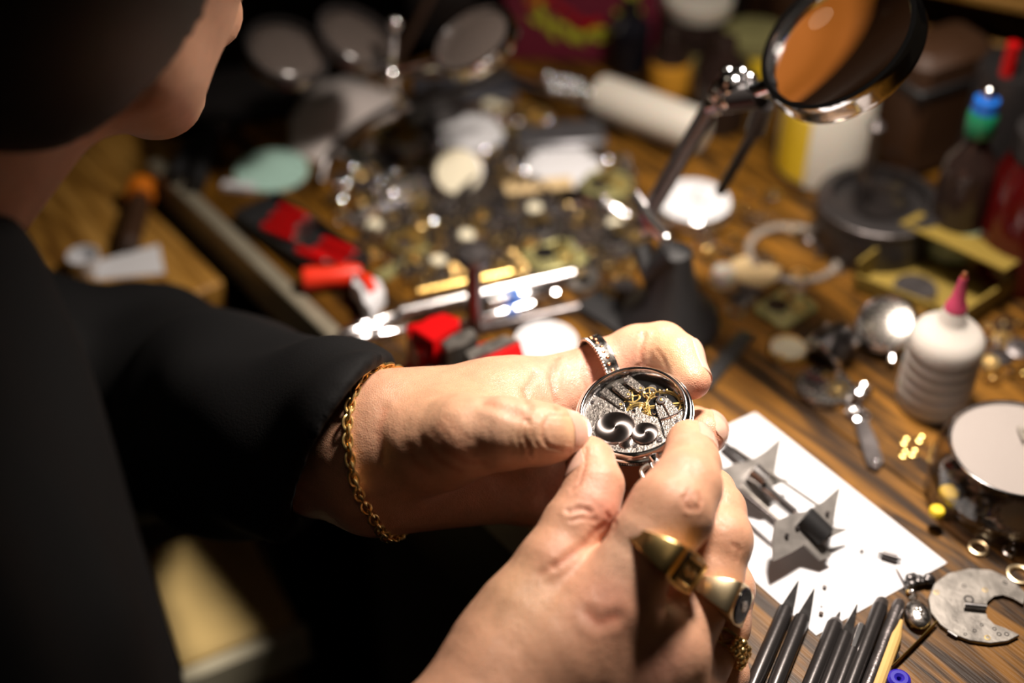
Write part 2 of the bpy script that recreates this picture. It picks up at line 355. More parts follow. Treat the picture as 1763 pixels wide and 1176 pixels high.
def nets(F, ax):
    s = F < 0; c = s[:-1, :-1, :-1].astype(np.int8)
    for dx in (0, 1):
        for dy in (0, 1):
            for dz in (0, 1):
                if dx+dy+dz: c = c + s[dx:s.shape[0]-1+dx, dy:s.shape[1]-1+dy, dz:s.shape[2]-1+dz]
    act = (c > 0) & (c < 8); ii = np.argwhere(act); idx = np.full(act.shape, -1, np.int64); idx[act] = np.arange(len(ii))
    acc = np.zeros((len(ii), 3)); cnt = np.zeros(len(ii))
    cor = [(a, b, d) for a in (0, 1) for b in (0, 1) for d in (0, 1)]
    for p in cor:
        for a in range(3):
            if p[a]: continue
            q = list(p); q[a] = 1
            fa = F[ii[:, 0]+p[0], ii[:, 1]+p[1], ii[:, 2]+p[2]]; fb = F[ii[:, 0]+q[0], ii[:, 1]+q[1], ii[:, 2]+q[2]]
            m = (fa < 0) != (fb < 0); t = np.where(m, fa/np.where(m, fa-fb, 1), 0)
            e = np.tile(np.array(p, float), (len(ii), 1)); e[:, a] += t
            acc[m] += e[m]; cnt[m] += 1
    V = ii+acc/cnt[:, None]; h = [a[1]-a[0] for a in ax]; V = np.stack([ax[k][0]+V[:, k]*h[k] for k in range(3)], -1)
    Q = []
    for a in range(3):
        b, d = (a+1) % 3, (a+2) % 3
        sl0 = [slice(None)]*3; sl1 = [slice(None)]*3; sl0[a] = slice(0, -1); sl1[a] = slice(1, None)
        for k in (b, d): sl0[k] = slice(1, -1); sl1[k] = slice(1, -1)
        A = s[tuple(sl0)]; B = s[tuple(sl1)]
        for flip, mask in ((0, A & ~B), (1, ~A & B)):
            e = np.argwhere(mask)
            for k in (b, d): e[:, k] += 1
            def g(ob, od):
                x = e.copy(); x[:, b] -= ob; x[:, d] -= od; return idx[x[:, 0], x[:, 1], x[:, 2]]
            q = np.stack([g(0, 0), g(1, 0), g(1, 1), g(0, 1)], -1)
            Q.append(q[:, ::-1] if flip else q)
    Q = np.concatenate(Q); return V, Q[(Q >= 0).all(1)]
def mesh_sdf(g, h, lo=None, hi=None, relax=2):
    a, b = g.box(); a = a-3*h; b = b+3*h
    if lo is not None: a = np.maximum(a, lo)
    if hi is not None: b = np.minimum(b, hi)
    ax = [np.arange(a[k], b[k], h) for k in range(3)]
    V, Q = nets(g.grid(ax, 4*h), ax)
    E = np.concatenate([Q[:, [0, 1]], Q[:, [1, 2]], Q[:, [2, 3]], Q[:, [3, 0]]]); n = len(V)
    for it in range(relax*2):
        acc = np.stack([np.bincount(E[:, 0], V[E[:, 1], k], n)+np.bincount(E[:, 1], V[E[:, 0], k], n) for k in range(3)], -1)
        c = np.bincount(E[:, 0], minlength=n)+np.bincount(E[:, 1], minlength=n)
        V = V+(acc/np.maximum(c, 1)[:, None]-V)*(.55 if it % 2 == 0 else -.52)
    return V, Q
def normals(V, Q):
    N = np.cross(V[Q[:, 2]]-V[Q[:, 0]], V[Q[:, 3]]-V[Q[:, 1]]); o = np.zeros_like(V)
    for k in range(4):
        for a in range(3): o[:, a] += np.bincount(Q[:, k], N[:, a], len(V))
    return o/np.maximum(np.linalg.norm(o, axis=1), 1e-12)[:, None]
def smooth_attr(A, Q, it):
    E = np.concatenate([Q[:, [0, 1]], Q[:, [1, 2]], Q[:, [2, 3]], Q[:, [3, 0]]]); n = len(A)
    for _ in range(it):
        A = (np.bincount(E[:, 0], A[E[:, 1]], n)+np.bincount(E[:, 1], A[E[:, 0]], n)+A)/(np.bincount(E[:, 0], minlength=n)+np.bincount(E[:, 1], minlength=n)+1)
    return A
def np_mesh(name, V, Q, mat, parent=None, col=None):
    me = bpy.data.meshes.new(name); me.vertices.add(len(V)); me.vertices.foreach_set('co', V.astype(np.float32).ravel())
    me.loops.add(Q.size); me.loops.foreach_set('vertex_index', Q.astype(np.int32).ravel())
    me.polygons.add(len(Q)); me.polygons.foreach_set('loop_start', np.arange(0, Q.size, 4, dtype=np.int32))
    me.update(calc_edges=True); me.validate(); me.shade_smooth()
    if col is not None:
        at = me.color_attributes.new('tone', 'FLOAT_COLOR', 'POINT'); at.data.foreach_set('color', np.concatenate([col, np.ones((len(col), 1))], 1).astype(np.float32).ravel())
    me.materials.append(MAT[mat] if isinstance(mat, str) else mat)
    o = bpy.data.objects.new(name, me); COL.objects.link(o)
    if parent is not None: o.parent = parent
    return o
def mm(*a): return [x*.001 for x in a]
def chain(pts, k=.0035):                                # pts: (px, py, depth, radius_mm)
    P = [(C(p[0], p[1], p[2]), p[3]*.001) for p in pts]
    return Grp([Cap(P[i][0], P[i+1][0], P[i][1], P[i+1][1]) for i in range(len(P)-1)], k)
# ------------------------------------------------------------------ the person: hands first (photo pixel, depth, radius in mm)
LH = dict(
 wrist=[(500, 748, .652, 27), (565, 772, .630, 28), (625, 780, .612, 30)],
 index=[(985, 668, .634, 13.5), (1040, 634, .634, 12.6), (1098, 608, .634, 12.2), (1140, 601, .631, 11.6), (1168, 616, .623, 10.2), (1191, 655, .613, 8.3)],
 middle=[(985, 735, .650, 12.5), (1060, 745, .662, 12), (1140, 750, .658, 11.5), (1195, 742, .640, 10.4), (1213, 744, .624, 9.4), (1215, 747, .616, 9.0)],
 ring=[(965, 800, .655, 12), (1030, 815, .672, 11.5), (1110, 820, .668, 11), (1160, 812, .655, 9.5), (1172, 805, .645, 8.5)],
 little=[(915, 850, .652, 11), (975, 870, .668, 10), (1040, 880, .665, 9.5), (1085, 875, .655, 8.5)],
 thumb=[(735, 765, .590, 19), (800, 752, .578, 17), (868, 746, .572, 14.5), (912, 746, .570, 12.6), (940, 748, .571, 11.6), (968, 749, .577, 10.2), (981, 744, .583, 8.6)])
RH = dict(
 wrist=[(620, 1700, .52, 33), (740, 1400, .530, 29), (800, 1290, .537, 28)],
 thumb=[(860, 1130, .552, 17.5), (900, 1050, .552, 16), (950, 972, .556, 13.5), (985, 905, .562, 11.6), (1012, 872, .566, 12.2), (1024, 835, .570, 11.2), (1018, 795, .576, 9.0), (1012, 786, .578, 8.2)],
 index=[(1052, 1040, .548, 15.5), (1085, 985, .548, 14.6), (1124, 925, .549, 15.2), (1156, 880, .551, 16.4), (1180, 838, .558, 14.0), (1190, 800, .570, 11.4), (1189, 770, .581, 9.6), (1187, 760, .584, 8.9)],
 middle=[(1140, 1120, .562, 15), (1185, 1060, .568, 13.4), (1222, 995, .572, 13), (1238, 930, .576, 13.2), (1232, 880, .588, 12), (1222, 850, .600, 10.5), (1205, 835, .612, 9)],
 ring=[(1165, 1190, .575, 14), (1205, 1135, .585, 12.6), (1240, 1075, .592, 12), (1248, 1015, .596, 12), (1240, 975, .606, 10.5), (1215, 960, .615, 9)],
 little=[(1175, 1260, .588, 12.5), (1215, 1205, .600, 11), (1245, 1160, .606, 10.5), (1245, 1120, .612, 9.5), (1225, 1090, .618, 8.2)])
def P3(t): return C(t[0], t[1], t[2])
def hand(H, order, palm, k=.006):
    base = Grp(palm, .011)
    return Grp([Grp([base, chain(H[f])], k) for f in order]+[], .0012)
def web(a, b, ra, rb): return Cap(P3(a), P3(b), ra*.001, rb*.001)
W_, I_, M_, R_, L_ = [LH[n][-1 if n == 'wrist' else 0] for n in ('wrist', 'index', 'middle', 'ring', 'little')]
lw2 = (660, 720, .608); lw3 = (650, 830, .618)
palmL = [web(LH['wrist'][0], LH['wrist'][1], 28, 28), web(LH['wrist'][1], W_, 28, 26), web(lw2, I_, 20, 13.5), web((690, 750, .612), M_, 22, 13), web(lw3, R_, 21, 13), web(lw3, L_, 20, 12),
         web(I_, M_, 12.5, 12), web(M_, R_, 12, 12), web(R_, L_, 12, 11.5), web((850, 690, .618), (900, 760, .636), 15, 15),
         web(W_, (760, 765, .592), 22, 19), web((830, 745, .59), (950, 690, .626), 13, 11), web((780, 740, .60), (900, 680, .622), 17, 13)]
handL = Grp([hand(LH, ('index', 'middle', 'ring', 'little', 'thumb'), palmL)], 0)
Wr, Ir, Mr, Rr, Lr = [RH[n][-1 if n == 'wrist' else 0] for n in ('wrist', 'index', 'middle', 'ring', 'little')]
palmR = [web(RH['wrist'][0], RH['wrist'][1], 33, 29), web(RH['wrist'][1], Wr, 29, 26), web(Wr, Ir, 24, 15), web(Wr, Mr, 24, 15), web(Wr, Rr, 24, 14), web(Wr, Lr, 22, 12.5),
         web(Ir, Mr, 15, 15), web(Mr, Rr, 14.5, 14), web(Rr, Lr, 14, 12.5), web((860, 1150, .545), (1000, 1090, .548), 20, 17), web(Wr, (860, 1130, .552), 22, 18),
         web((890, 1075, .553), (1020, 1030, .556), 16, 13), web((940, 1000, .560), (1040, 1000, .566), 12, 10), web((980, 1130, .548), (1110, 1180, .562), 20, 16)]
handR = Grp([hand(RH, ('index', 'middle', 'ring', 'little', 'thumb'), palmR)], 0)
HS = .00062
# crease / fold / tone descriptions, given where they show in the photograph and moved onto the skin in 3-D
def anchors(V, N, poly, step=3.):
    px, py, d = pix(V); front = ((V-CO)*N).sum(1) < 0
    out = []
    pts = []
    for (x0, y0), (x1, y1) in zip(poly[:-1], poly[1:]):
        n = max(1, int(math.hypot(x1-x0, y1-y0)/step))
        pts += [(x0+(x1-x0)*i/n, y0+(y1-y0)*i/n) for i in range(n)]
    pts.append(poly[-1])
    for x, y in pts:
        m = np.where(front & (abs(px-x) < 4) & (abs(py-y) < 4))[0]
        if len(m): out.append(V[m[np.argmin(d[m])]])
    return np.array(out) if out else None
def line_dist(V, A):
    lo, hi = A.min(0)-.012, A.max(0)+.012; m = np.where(((V > lo) & (V < hi)).all(1))[0]
    D = np.full(len(V), 1.); 
    if len(m): D[m] = np.sqrt(((V[m][:, None]-A[None])**2).sum(-1)).min(1)
    return D
BASE = np.array([.68, .370, .235])
def skin(V, Q, creases, tones):
    N = normals(V, Q); off = np.zeros(len(V)); col = np.tile(BASE, (len(V), 1)); dk = np.zeros(len(V))
    for poly, w, dep, ring in creases:
        A = anchors(V, N, poly)
        if A is None: continue
        D = line_dist(V, A)/(w*.001)
        off += -dep*.001*np.exp(-D**2) + ring*dep*.001*np.exp(-((D-2.0)/.9)**2)
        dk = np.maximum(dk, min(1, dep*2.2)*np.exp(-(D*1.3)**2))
    for (x, y), r, c, s in tones:
        A = anchors(V, N, [(x, y)])
        if A is None: continue
        w = (s*np.exp(-((V-A[0])**2).sum(1)/(r*.001)**2))[:, None]; col = col*(1-w)+np.array(c)*w
    off = smooth_attr(off, Q, 2)
    # low relief so that the skin is not perfectly round
    off += .00007*(np.sin(V[:, 0]*520+V[:, 2]*340)*np.sin(V[:, 1]*460-V[:, 2]*300))
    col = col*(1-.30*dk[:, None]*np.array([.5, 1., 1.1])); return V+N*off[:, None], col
RED = (.66, .23, .17); PNK = (.76, .36, .27); YEL = (.70, .46, .26); BRN = (.48, .23, .14); PAL = (.78, .50, .35)
creL = [([(985, 711), (950, 712), (937, 730), (936, 752), (946, 772), (985, 780)], .7, .5, .3), ([(960, 612), (952, 650), (962, 700)], 1.6, .9, .3), ([(925, 640), (905, 670), (915, 700)], 1.6, .5, .3), ([(1003, 600), (1010, 650), (1020, 690)], 1.4, .35, .2),
 ([(1107, 572), (1100, 610), (1104, 645)], 1.0, .55, .4), ([(1128, 600), (1140, 622), (1150, 650)], 1.0, .3, .3),
 ([(905, 720), (898, 750), (908, 785)], .8, .45, .5), ([(914, 722), (909, 752), (918, 790)], .7, .4, .5), ([(896, 722), (888, 752), (896, 780)], .8, .3, .5), ([(924, 726), (920, 750), (926, 770)], .6, .3, .5),
 ([(742, 742), (762, 775), (800, 798), (828, 800)], 2.2, .40, .15), ([(752, 728), (775, 760), (812, 785)], 2.0, .3, .15), ([(728, 760), (750, 795), (790, 815)], 2.2, .4, .15), ([(765, 715), (790, 745), (830, 775)], 2.0, .2, .1),
 ([(700, 770), (712, 800), (735, 815)], 2.4, .3, .1), ([(835, 690), (875, 700), (905, 715)], 2.5, .5, .4),
 ([(660, 700), (650, 740), (655, 790)], 2.2, .3, .4)]
tonL = [((990, 735), 7, YEL, .7), ((1205, 680), 8, RED, .55), ((1228, 765), 8, RED, .55), ((950, 650), 14, PNK, .6), ((1000, 640), 14, PNK, .7), ((1075, 610), 12, PNK, .5), ((1170, 600), 12, YEL, .6),
 ((860, 690), 18, PAL, .6), ((760, 680), 22, YEL, .3), ((905, 750), 8, YEL, .4), ((965, 845), 14, PNK, .5), ((1140, 590), 10, YEL, .4)]
creR = [([(1006, 768), (1004, 800), (994, 832), (981, 842)], .7, .5, .3), ([(1020, 880), (1000, 872), (975, 878)], 1.1, .5, .5), ([(1030, 893), (1005, 888), (985, 893)], .9, .35, .5), ([(1048, 888), (1058, 900), (1052, 912)], 1.0, .4, .4),
 ([(1046, 905), (1015, 930), (985, 952), (955, 972)], 1.5, .45, .25), ([(955, 972), (925, 985)], 1.4, .25, .3), ([(1188, 842), (1180, 855), (1188, 872), (1204, 874)], .9, .5, .6), ([(1194, 848), (1190, 858), (1198, 866)], .7, .45, .6), ([(1206, 846), (1210, 858), (1206, 870)], .8, .4, .6),
 ([(1178, 850), (1174, 862), (1180, 876)], .7, .25, .5), ([(1010, 1055), (1035, 1068), (1060, 1060)], 2.5, .5, .3), ([(1265, 935), (1276, 945), (1272, 960)], .9, .3, .4)]
tonR = [((1040, 1030), 13, RED, .55), ((1020, 1050), 10, BRN, .45), ((1137, 1145), 12, PNK, .6), ((1040, 850), 12, PNK, .6), ((1045, 890), 8, RED, .3), ((960, 965), 10, RED, .4), ((1195, 858), 6, BRN, .5),
 ((1160, 790), 9, PNK, .4), ((1180, 745), 7, PNK, .4), ((900, 1010), 20, YEL, .4), ((1090, 960), 14, PAL, .5), ((1270, 940), 8, BRN, .4), ((1120, 1090), 12, BRN, .35), ((1060, 930), 10, PAL, .5), ((1000, 1150), 25, BRN, .25)]
# skin material
def skin_mat():
    m = bpy.data.materials.new('skin'); m.use_nodes = True; nt = m.node_tree; b = nt.nodes['Principled BSDF']
    at = nt.nodes.new('ShaderNodeVertexColor'); at.layer_name = 'tone'
    tc = nt.nodes.new('ShaderNodeTexCoord')
    n = nt.nodes.new('ShaderNodeTexNoise'); n.inputs['Scale'].default_value = 130; n.inputs['Detail'].default_value = 6; n.inputs['Roughness'].default_value = .65
    nt.links.new(tc.outputs['Object'], n.inputs['Vector'])
    mr = nt.nodes.new('ShaderNodeMapRange'); mr.inputs[1].default_value = .25; mr.inputs[2].default_value = .75; mr.inputs[3].default_value = .86; mr.inputs[4].default_value = 1.12
    nt.links.new(n.outputs['Fac'], mr.inputs[0])
    mx = nt.nodes.new('ShaderNodeVectorMath'); mx.operation = 'SCALE'; nt.links.new(at.outputs[0], mx.inputs[0]); nt.links.new(mr.outputs[0], mx.inputs['Scale'])
    nt.links.new(mx.outputs[0], b.inputs['Base Color'])
    v = nt.nodes.new('ShaderNodeTexVoronoi'); v.inputs['Scale'].default_value = 1100; v.feature = 'DISTANCE_TO_EDGE'; nt.links.new(tc.outputs['Object'], v.inputs['Vector'])
    n2 = nt.nodes.new('ShaderNodeTexNoise'); n2.inputs['Scale'].default_value = 420; n2.inputs['Detail'].default_value = 5; nt.links.new(tc.outputs['Object'], n2.inputs['Vector'])
    ad = nt.nodes.new('ShaderNodeMath'); ad.operation = 'ADD'; nt.links.new(v.outputs['Distance'], ad.inputs[0]); nt.links.new(n2.outputs['Fac'], ad.inputs[1])
    bp = nt.nodes.new('ShaderNodeBump'); bp.inputs['Strength'].default_value = .5; bp.inputs['Distance'].default_value = .0005
    nt.links.new(ad.outputs[0], bp.inputs['Height']); nt.links.new(bp.outputs[0], b.inputs['Normal'])
    b.inputs['Roughness'].default_value = .42; b.inputs['Specular IOR Level'].default_value = .5
    b.inputs['Subsurface Weight'].default_value = .22; b.inputs['Subsurface Radius'].default_value = (1, .32, .18); b.inputs['Subsurface Scale'].default_value = .0035
    return m
MAT['skin'] = skin_mat()
# ------------------------------------------------------------------ head, trunk, arms
FW = Vector((.80, .55, 0)).normalized(); RT = Vector((FW.y, -FW.x, 0))     # the way the person faces, their right
FWn, RTn, UPn = np.array(FW), np.array(RT), np.array([0, 0, 1.])
HC = C(25, -250, .50)                                                        # skull centre
look = (np.array(C(1098, 722, .60))-HC); look /= np.linalg.norm(look)
hf = look*.45+FWn*.45+np.array([0, .62, 0]); hf /= np.linalg.norm(hf)
hr = np.cross(hf, UPn); hr /= np.linalg.norm(hr); hu = np.cross(hr, hf)    # head: forward, right, up
def Hd(f, r, u): return HC+hf*f*.001+hr*r*.001+hu*u*.001
HRm = np.array([hf, hr, hu])
neckB = HC-hf*.045-hu*.135-FWn*.045
chest = neckB-FWn*.06-UPn*.17
hips = neckB-FWn*.20-UPn*.50
shL = neckB-RTn*.165-UPn*.13-FWn*.05; shR = neckB+RTn*.165-UPn*.055-FWn*.02
elL = C(240, 690, .80); elR = C(-250, 1500, .50)
wrL = P3(LH['wrist'][0]); wrR = P3(RH['wrist'][0])
head_items = [Ell(HC, mm(96, 76, 92), HRm), Ell(Hd(30, 0, -45), mm(62, 56, 62), HRm), Cap(Hd(58, 0, -92), Hd(64, 0, -98), .020, .018), Cap(Hd(20, 50, -60), Hd(62, 14, -94), .020, .016), Cap(Hd(20, -50, -60), Hd(62, -14, -94), .020, .016),
  Cap(Hd(88, 0, 0), Hd(106, 0, -32), .008, .011), Cap(Hd(96, 9, -36), Hd(90, 14, -36), .007, .006), Cap(Hd(96, -9, -36), Hd(90, -14, -36), .007, .006),
  Cap(Hd(84, 26, 16), Hd(88, 6, 14), .010, .010), Cap(Hd(84, -26, 16), Hd(88, -6, 14), .010, .010), Cap(Hd(68, 38, -20), Hd(78, 26, -18), .017, .014), Cap(Hd(68, -38, -20), Hd(78, -26, -18), .017, .014),
  Ell(Hd(82, 22, -1), mm(10, 13, 9), HRm), Ell(Hd(82, -22, -1), mm(10, 13, 9), HRm),
  Cap(Hd(88, 18, -59), Hd(93, 0, -56), .0055, .007), Cap(Hd(88, -18, -59), Hd(93, 0, -56), .0055, .007), Cap(Hd(86, 16, -67), Hd(91, 0, -69), .006, .0075), Cap(Hd(86, -16, -67), Hd(91, 0, -69), .006, .0075)]
ears = [Grp([Ell(Hd(-10, s*76, -18), mm(17, 6, 28), HRm)], 0, [Ell(Hd(-3, s*86, -14), mm(10, 5, 19), HRm)]) for s in (1, -1)]
neck = [Cap(HC-hf*.018-hu*.065, neckB, .056, .062)]
coarse = Grp(head_items+ears+neck+[Cap(neckB, chest, .07, .12), Cap(chest, hips, .125, .125), Cap(neckB+RTn*.06, shR, .055, .052), Cap(neckB-RTn*.06, shL, .055, .052),
  Cap(shL, elL, .050, .040), Cap(elL, wrL, .040, .030), Cap(shR, elR, .050, .040), Cap(elR, wrR, .040, .031)], .012)
parts = []
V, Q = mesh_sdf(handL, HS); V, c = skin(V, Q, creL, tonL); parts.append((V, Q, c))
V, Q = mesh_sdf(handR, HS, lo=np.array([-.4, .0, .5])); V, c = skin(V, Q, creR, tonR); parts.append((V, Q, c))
V, Q = mesh_sdf(coarse, .0042); parts.append((V, Q, np.tile(BASE*.9, (len(V), 1))))
n = 0; VV = []; QQ = []; CC = []
for V, Q, c in parts: VV.append(V); QQ.append(Q+n); CC.append(c); n += len(V)
person = empty('person', (neckB[0], neckB[1], 0), label='person in a black jacket, head bowed, holding an open pocket watch in both hands', cat='person')
inv = np.array([neckB[0], neckB[1], 0])
np_mesh('body', np.concatenate(VV)-inv, np.concatenate(QQ), 'skin', person, np.concatenate(CC))
# hair
hairg = Grp([Ell(HC-hf*.022-hu*.012, mm(86, 94, 92), HRm), Ell(HC-hf*.010+hu*.006, mm(100, 83, 99), HRm), Ell(HC-hf*.050-hu*.035, mm(55, 62, 62), HRm)], .01, [Cap(Hd(98, 0, -15), Hd(62, 0, -75), .088, .088)])
V, Q = mesh_sdf(hairg, .004); np_mesh('hair', V-inv, Q, 'hair', person)
# jacket: sleeves, trunk, collar
class Folds:
    def __init__(s, g, amp, f): s.g, s.amp, s.f = g, amp, f
    def box(s): a, b = s.g.box(); return a-s.amp*2, b+s.amp*2
    def ev(s, P):
        d = s.g.ev(P); x, y, z = P[..., 0], P[..., 1], P[..., 2]; f = s.f
        w = np.sin(x*f+2.2*np.sin(z*f*.5)+y*f*.4)+.6*np.sin(y*f*1.7-z*f*1.3+1.5*np.sin(x*f*.8))
        return d-s.amp*w
cuff = C(588, 768, .622); cuffdir = (P3(LH['wrist'][2])-elL); cuffdir /= np.linalg.norm(cuffdir)
class Half:                                             # everything on the far side of a plane
    def __init__(s, p, n): s.p, s.n = p, n
    def box(s): return s.p-.09, s.p+.12
    def ev(s, P): return np.maximum(-((P-s.p)@s.n), np.sqrt(((P-s.p)**2).sum(-1))-.085)
mid = elL*.45+cuff*.55
cutn = np.array(C(640, 820, .56)-C(540, 770, .66)); cutn /= np.linalg.norm(cutn)
cufn = CR*.84-CU*.50+CF*-.1; cufn /= np.linalg.norm(cufn)
arm = [Cap(shL, elL, .070, .062), Cap(elL, mid, .060, .050), Cap(mid, cuff+cuffdir*.03, .051, .0420)]
armR = [Cap(shR, elR, .070, .058), Cap(elR, wrR, .056, .048)]
trunk = [Cap(C(-130, 520, .50), C(5, 1250, .47), .045, .055), Cap(neckB-UPn*.05, chest, .085, .150), Cap(chest, hips, .150, .145), Cap(neckB+RTn*.07-UPn*.02, shR, .062, .070), Cap(neckB-RTn*.07-UPn*.02, shL, .062, .070)]
jk = Grp([Folds(Grp(arm+armR+trunk, .02), .0024, 60.)], 0, [Half(cuff, cufn), Cap(cuff-cuffdir*.03, cuff+cuffdir*.08, .034, .034), Cap(neckB, HC, .064, .070)])
jk.kc = .005
V, Q = mesh_sdf(jk, .0032, relax=5); np_mesh('jacket', V-inv, Q, 'jacket', person)
# folded collar
def ringpath(c, ax, r, n=40, ph=0, dr=0.):
    ax = Vector(ax).normalized(); u = ax.orthogonal().normalized(); v = ax.cross(u)
    return [Vector(c)+(u*math.cos(2*PI*i/n)+v*math.sin(2*PI*i/n))*r for i in range(n)]
nb = neckB-inv; nax = Vector(HC-neckB)
g = MB(); g.tube(ringpath(Vector(nb)+nax.normalized()*.012, nax, .070), .016, 12, closed=True, flat=(1.0, .55)); g.build('collar', 'jacket', person, 80)
# trousers and shoes, in the dark under the bench
kn = [hips+FWn*.36+RTn*s*.11-UPn*.02 for s in (1, -1)]
hp = [hips+RTn*s*.08-UPn*.05 for s in (1, -1)]; ft = [np.array([k[0], k[1], .07])-FWn*.06 for k in kn]
tr = Grp([Cap(hips, hips-UPn*.08, .14, .14)]+[Cap(a, b, .085, .065) for a, b in zip(hp, kn)]+[Cap(a, b, .062, .045) for a, b in zip(kn, ft)], .02)
V, Q = mesh_sdf(tr, .009); np_mesh('trousers', V-inv, Q, 'trouser', person)
for f in ft:
    sh = Grp([Cap(f-UPn*.03, f+FWn*.14-UPn*.035, .036, .032)], 0); V, Q = mesh_sdf(sh, .006); np_mesh('shoe', V-inv, Q, 'blackgl', person)
ch = empty('work_stool', (hips[0], hips[1], 0), label='dark padded work stool under the seated person', cat='stool')
hz = hips[2]-.228
MB().lathe([(.0001, hz-.05), (.15, hz-.05), (.17, hz-.03), (.17, hz-.012), (.15, hz), (.0001, hz)], 32).build('seat', 'black', ch)
MB().lathe([(.02, .06), (.02, hz-.05)], 16).build('column', 'bmetal', ch)
for k in range(5):
    a = 2*PI*k/5; MB().tube([(0, 0, .08), (.24*math.cos(a), .24*math.sin(a), .02)], .016, 8).build('leg', 'bmetal', ch)
# ------------------------------------------------------------------ finger nails, fitted on the skin
MAT['nail'] = M('fingernail', (.74, .44, .34), 0, .22, Subsurface_Weight=.3, Subsurface_Scale=.002)
MAT['nailtip'] = M('fingernail_tip', (.80, .70, .55), 0, .3)
def nail(H, f, G, n, t0, t1, wid, i=-2, off=.0007):
    a, b = P3(H[f][i-1]), P3(H[f][-1]); ax = b-a; L = np.linalg.norm(ax); ax /= L
    n = np.array(n, float); n = CR*n[0]+CU*n[1]-CF*n[2]; n -= ax*(n@ax); n /= np.linalg.norm(n); s = np.cross(ax, n)
    rows = []; NU, NV = 13, 13
    for iv in range(NV):
        v = iv/(NV-1); row = []
        for iu in range(NU):
            u = iu/(NU-1)*2-1
            ed = 1-abs(u)**4*.16
            tt = t0+(t1-t0)*((v-.5)*ed+.5)+(t1-t0)*.06*(1-u*u)*(1 if v > .5 else -1)*abs(v-.5)*2
            ang = u*wid; dr = n*math.cos(ang)+s*math.sin(ang); o = a+ax*L*tt
            r = .001
            for _ in range(40):
                e = float(G.ev((o+dr*r)[None])[0]); r -= e*.9
                if abs(e) < 2e-5: break
            r = min(max(r, .003), .016)
            e0 = off - .00035*(abs(u)**3) - (.0004 if v < .04 else 0)
            row.append(o+dr*(r+e0))
        rows.append(row)
    R = np.array(rows)-inv
    m = MB(); v = [tuple(p) for r in R for p in r]; cen = n*-.0005
    v2 = [tuple(np.array(p)+cen) for p in v]; N = len(v); fs = []
    for i in range(NV-1):
        for j in range(NU-1): q = (i*NU+j, (i+1)*NU+j, (i+1)*NU+j+1, i*NU+j+1); fs.append(q[::-1]); fs.append(tuple(x+N for x in q))
    bd = [j for j in range(NU)]+[i*NU+NU-1 for i in range(1, NV)]+[(NV-1)*NU+j for j in range(NU-2, -1, -1)]+[i*NU for i in range(NV-2, 0, -1)]
    for i in range(len(bd)): x, y = bd[i], bd[(i+1) % len(bd)]; fs.append((x, y, y+N, x+N))
    o = m.add(v+v2, fs).build('fingernail', 'nail', person, 60)
    return o
nail(LH, 'thumb', handL, (.0, .10, 1.), .25, 1.22, .80)
nail(RH, 'thumb', handR, (-1, .05, .42), .30, 1.25, .85, i=-2)
nail(LH, 'index', handL, (.85, .45, -.30), .40, 1.12, .85)
nail(LH, 'middle', handL, (.8, .3, .3), .2, 1.3, .8)
nail(RH, 'index', handR, (.75, .25, .25), .45, 1.15, .8)
# ------------------------------------------------------------------ the open pocket watch (all sizes in mm, scaled to metres)
WN = Vector((-.19, -.167, .967)).normalized()
WC = C(1091, 711, .600)
WB = basis(WN, (1, 0, 0)); WBn = np.array(WB)
watch = empty('pocket_watch', WC, mat3=WB, label='open steel-cased pocket watch held between the fingertips, its gears and bridges showing', cat='pocket watch')
def wp(px, py, h=0.):                                  # photo pixel -> (x, y) mm in the movement plane, h mm above it
    r = ray(px, py); o = WC+WBn[:, 2]*h*.001
    t = ((o-CO)@WBn[:, 2])/(r@WBn[:, 2]); q = (CO+r*t-WC)@WBn; return q[0]*1000, q[1]*1000
def wb(X, Y, h=0.): return wp(980+X/5.88, 640+Y/5.88, h)
def mk(s=.001):
    m = MB(); m.X = Matrix.Diagonal((s, s, s, 1)); return m
class WM(MB):
    def __init__(s): super().__init__(); s.X = Matrix.Diagonal((.001, .001, .001, 1))
    def at(s, loc=(0, 0, 0), rot=(0, 0, 0), sc=(1, 1, 1)):
        super().at(loc, rot, sc); s.X = Matrix.Diagonal((.001, .001, .001, 1)) @ s.X; return s
cs = WM().lathe([(20.9, -4.), (21.3, -1.5), (21.4, 1.9), (21.8, 2.5), (22.4, 2.6), (23.5, 1.9), (24.1, .7), (24.1, .2), (24.5, .1), (25.1, -.3), (25.1, -.9), (24.7, -1.2), (24.7, -1.3)], 128)
cs.f = [f for f in cs.f if len(f) == 4]
cs.build('bezel', 'chrome', watch, 50)
k = WM(); rg = []
for z, r in ((-1.25, 24.7), (-1.35, 25.2), (-2.1, 25.2), (-2.2, 24.7)):
    rg.append([((r-(.28 if (j % 4) > 1 and r > 25 else 0))*math.cos(2*PI*j/640), (r-(.28 if (j % 4) > 1 and r > 25 else 0))*math.sin(2*PI*j/640), z) for j in range(640)])
k.loft(rg, cap=False); k.build('coin_edge', 'chrome', watch, 30)
b = WM().lathe([(24.7, -2.15), (24.8, -2.8), (24.2, -4.2), (22.5, -6.2), (18, -7.8), (9, -8.6), (.01, -8.7)], 96); b.build('case_back', 'chrome', watch, 60)
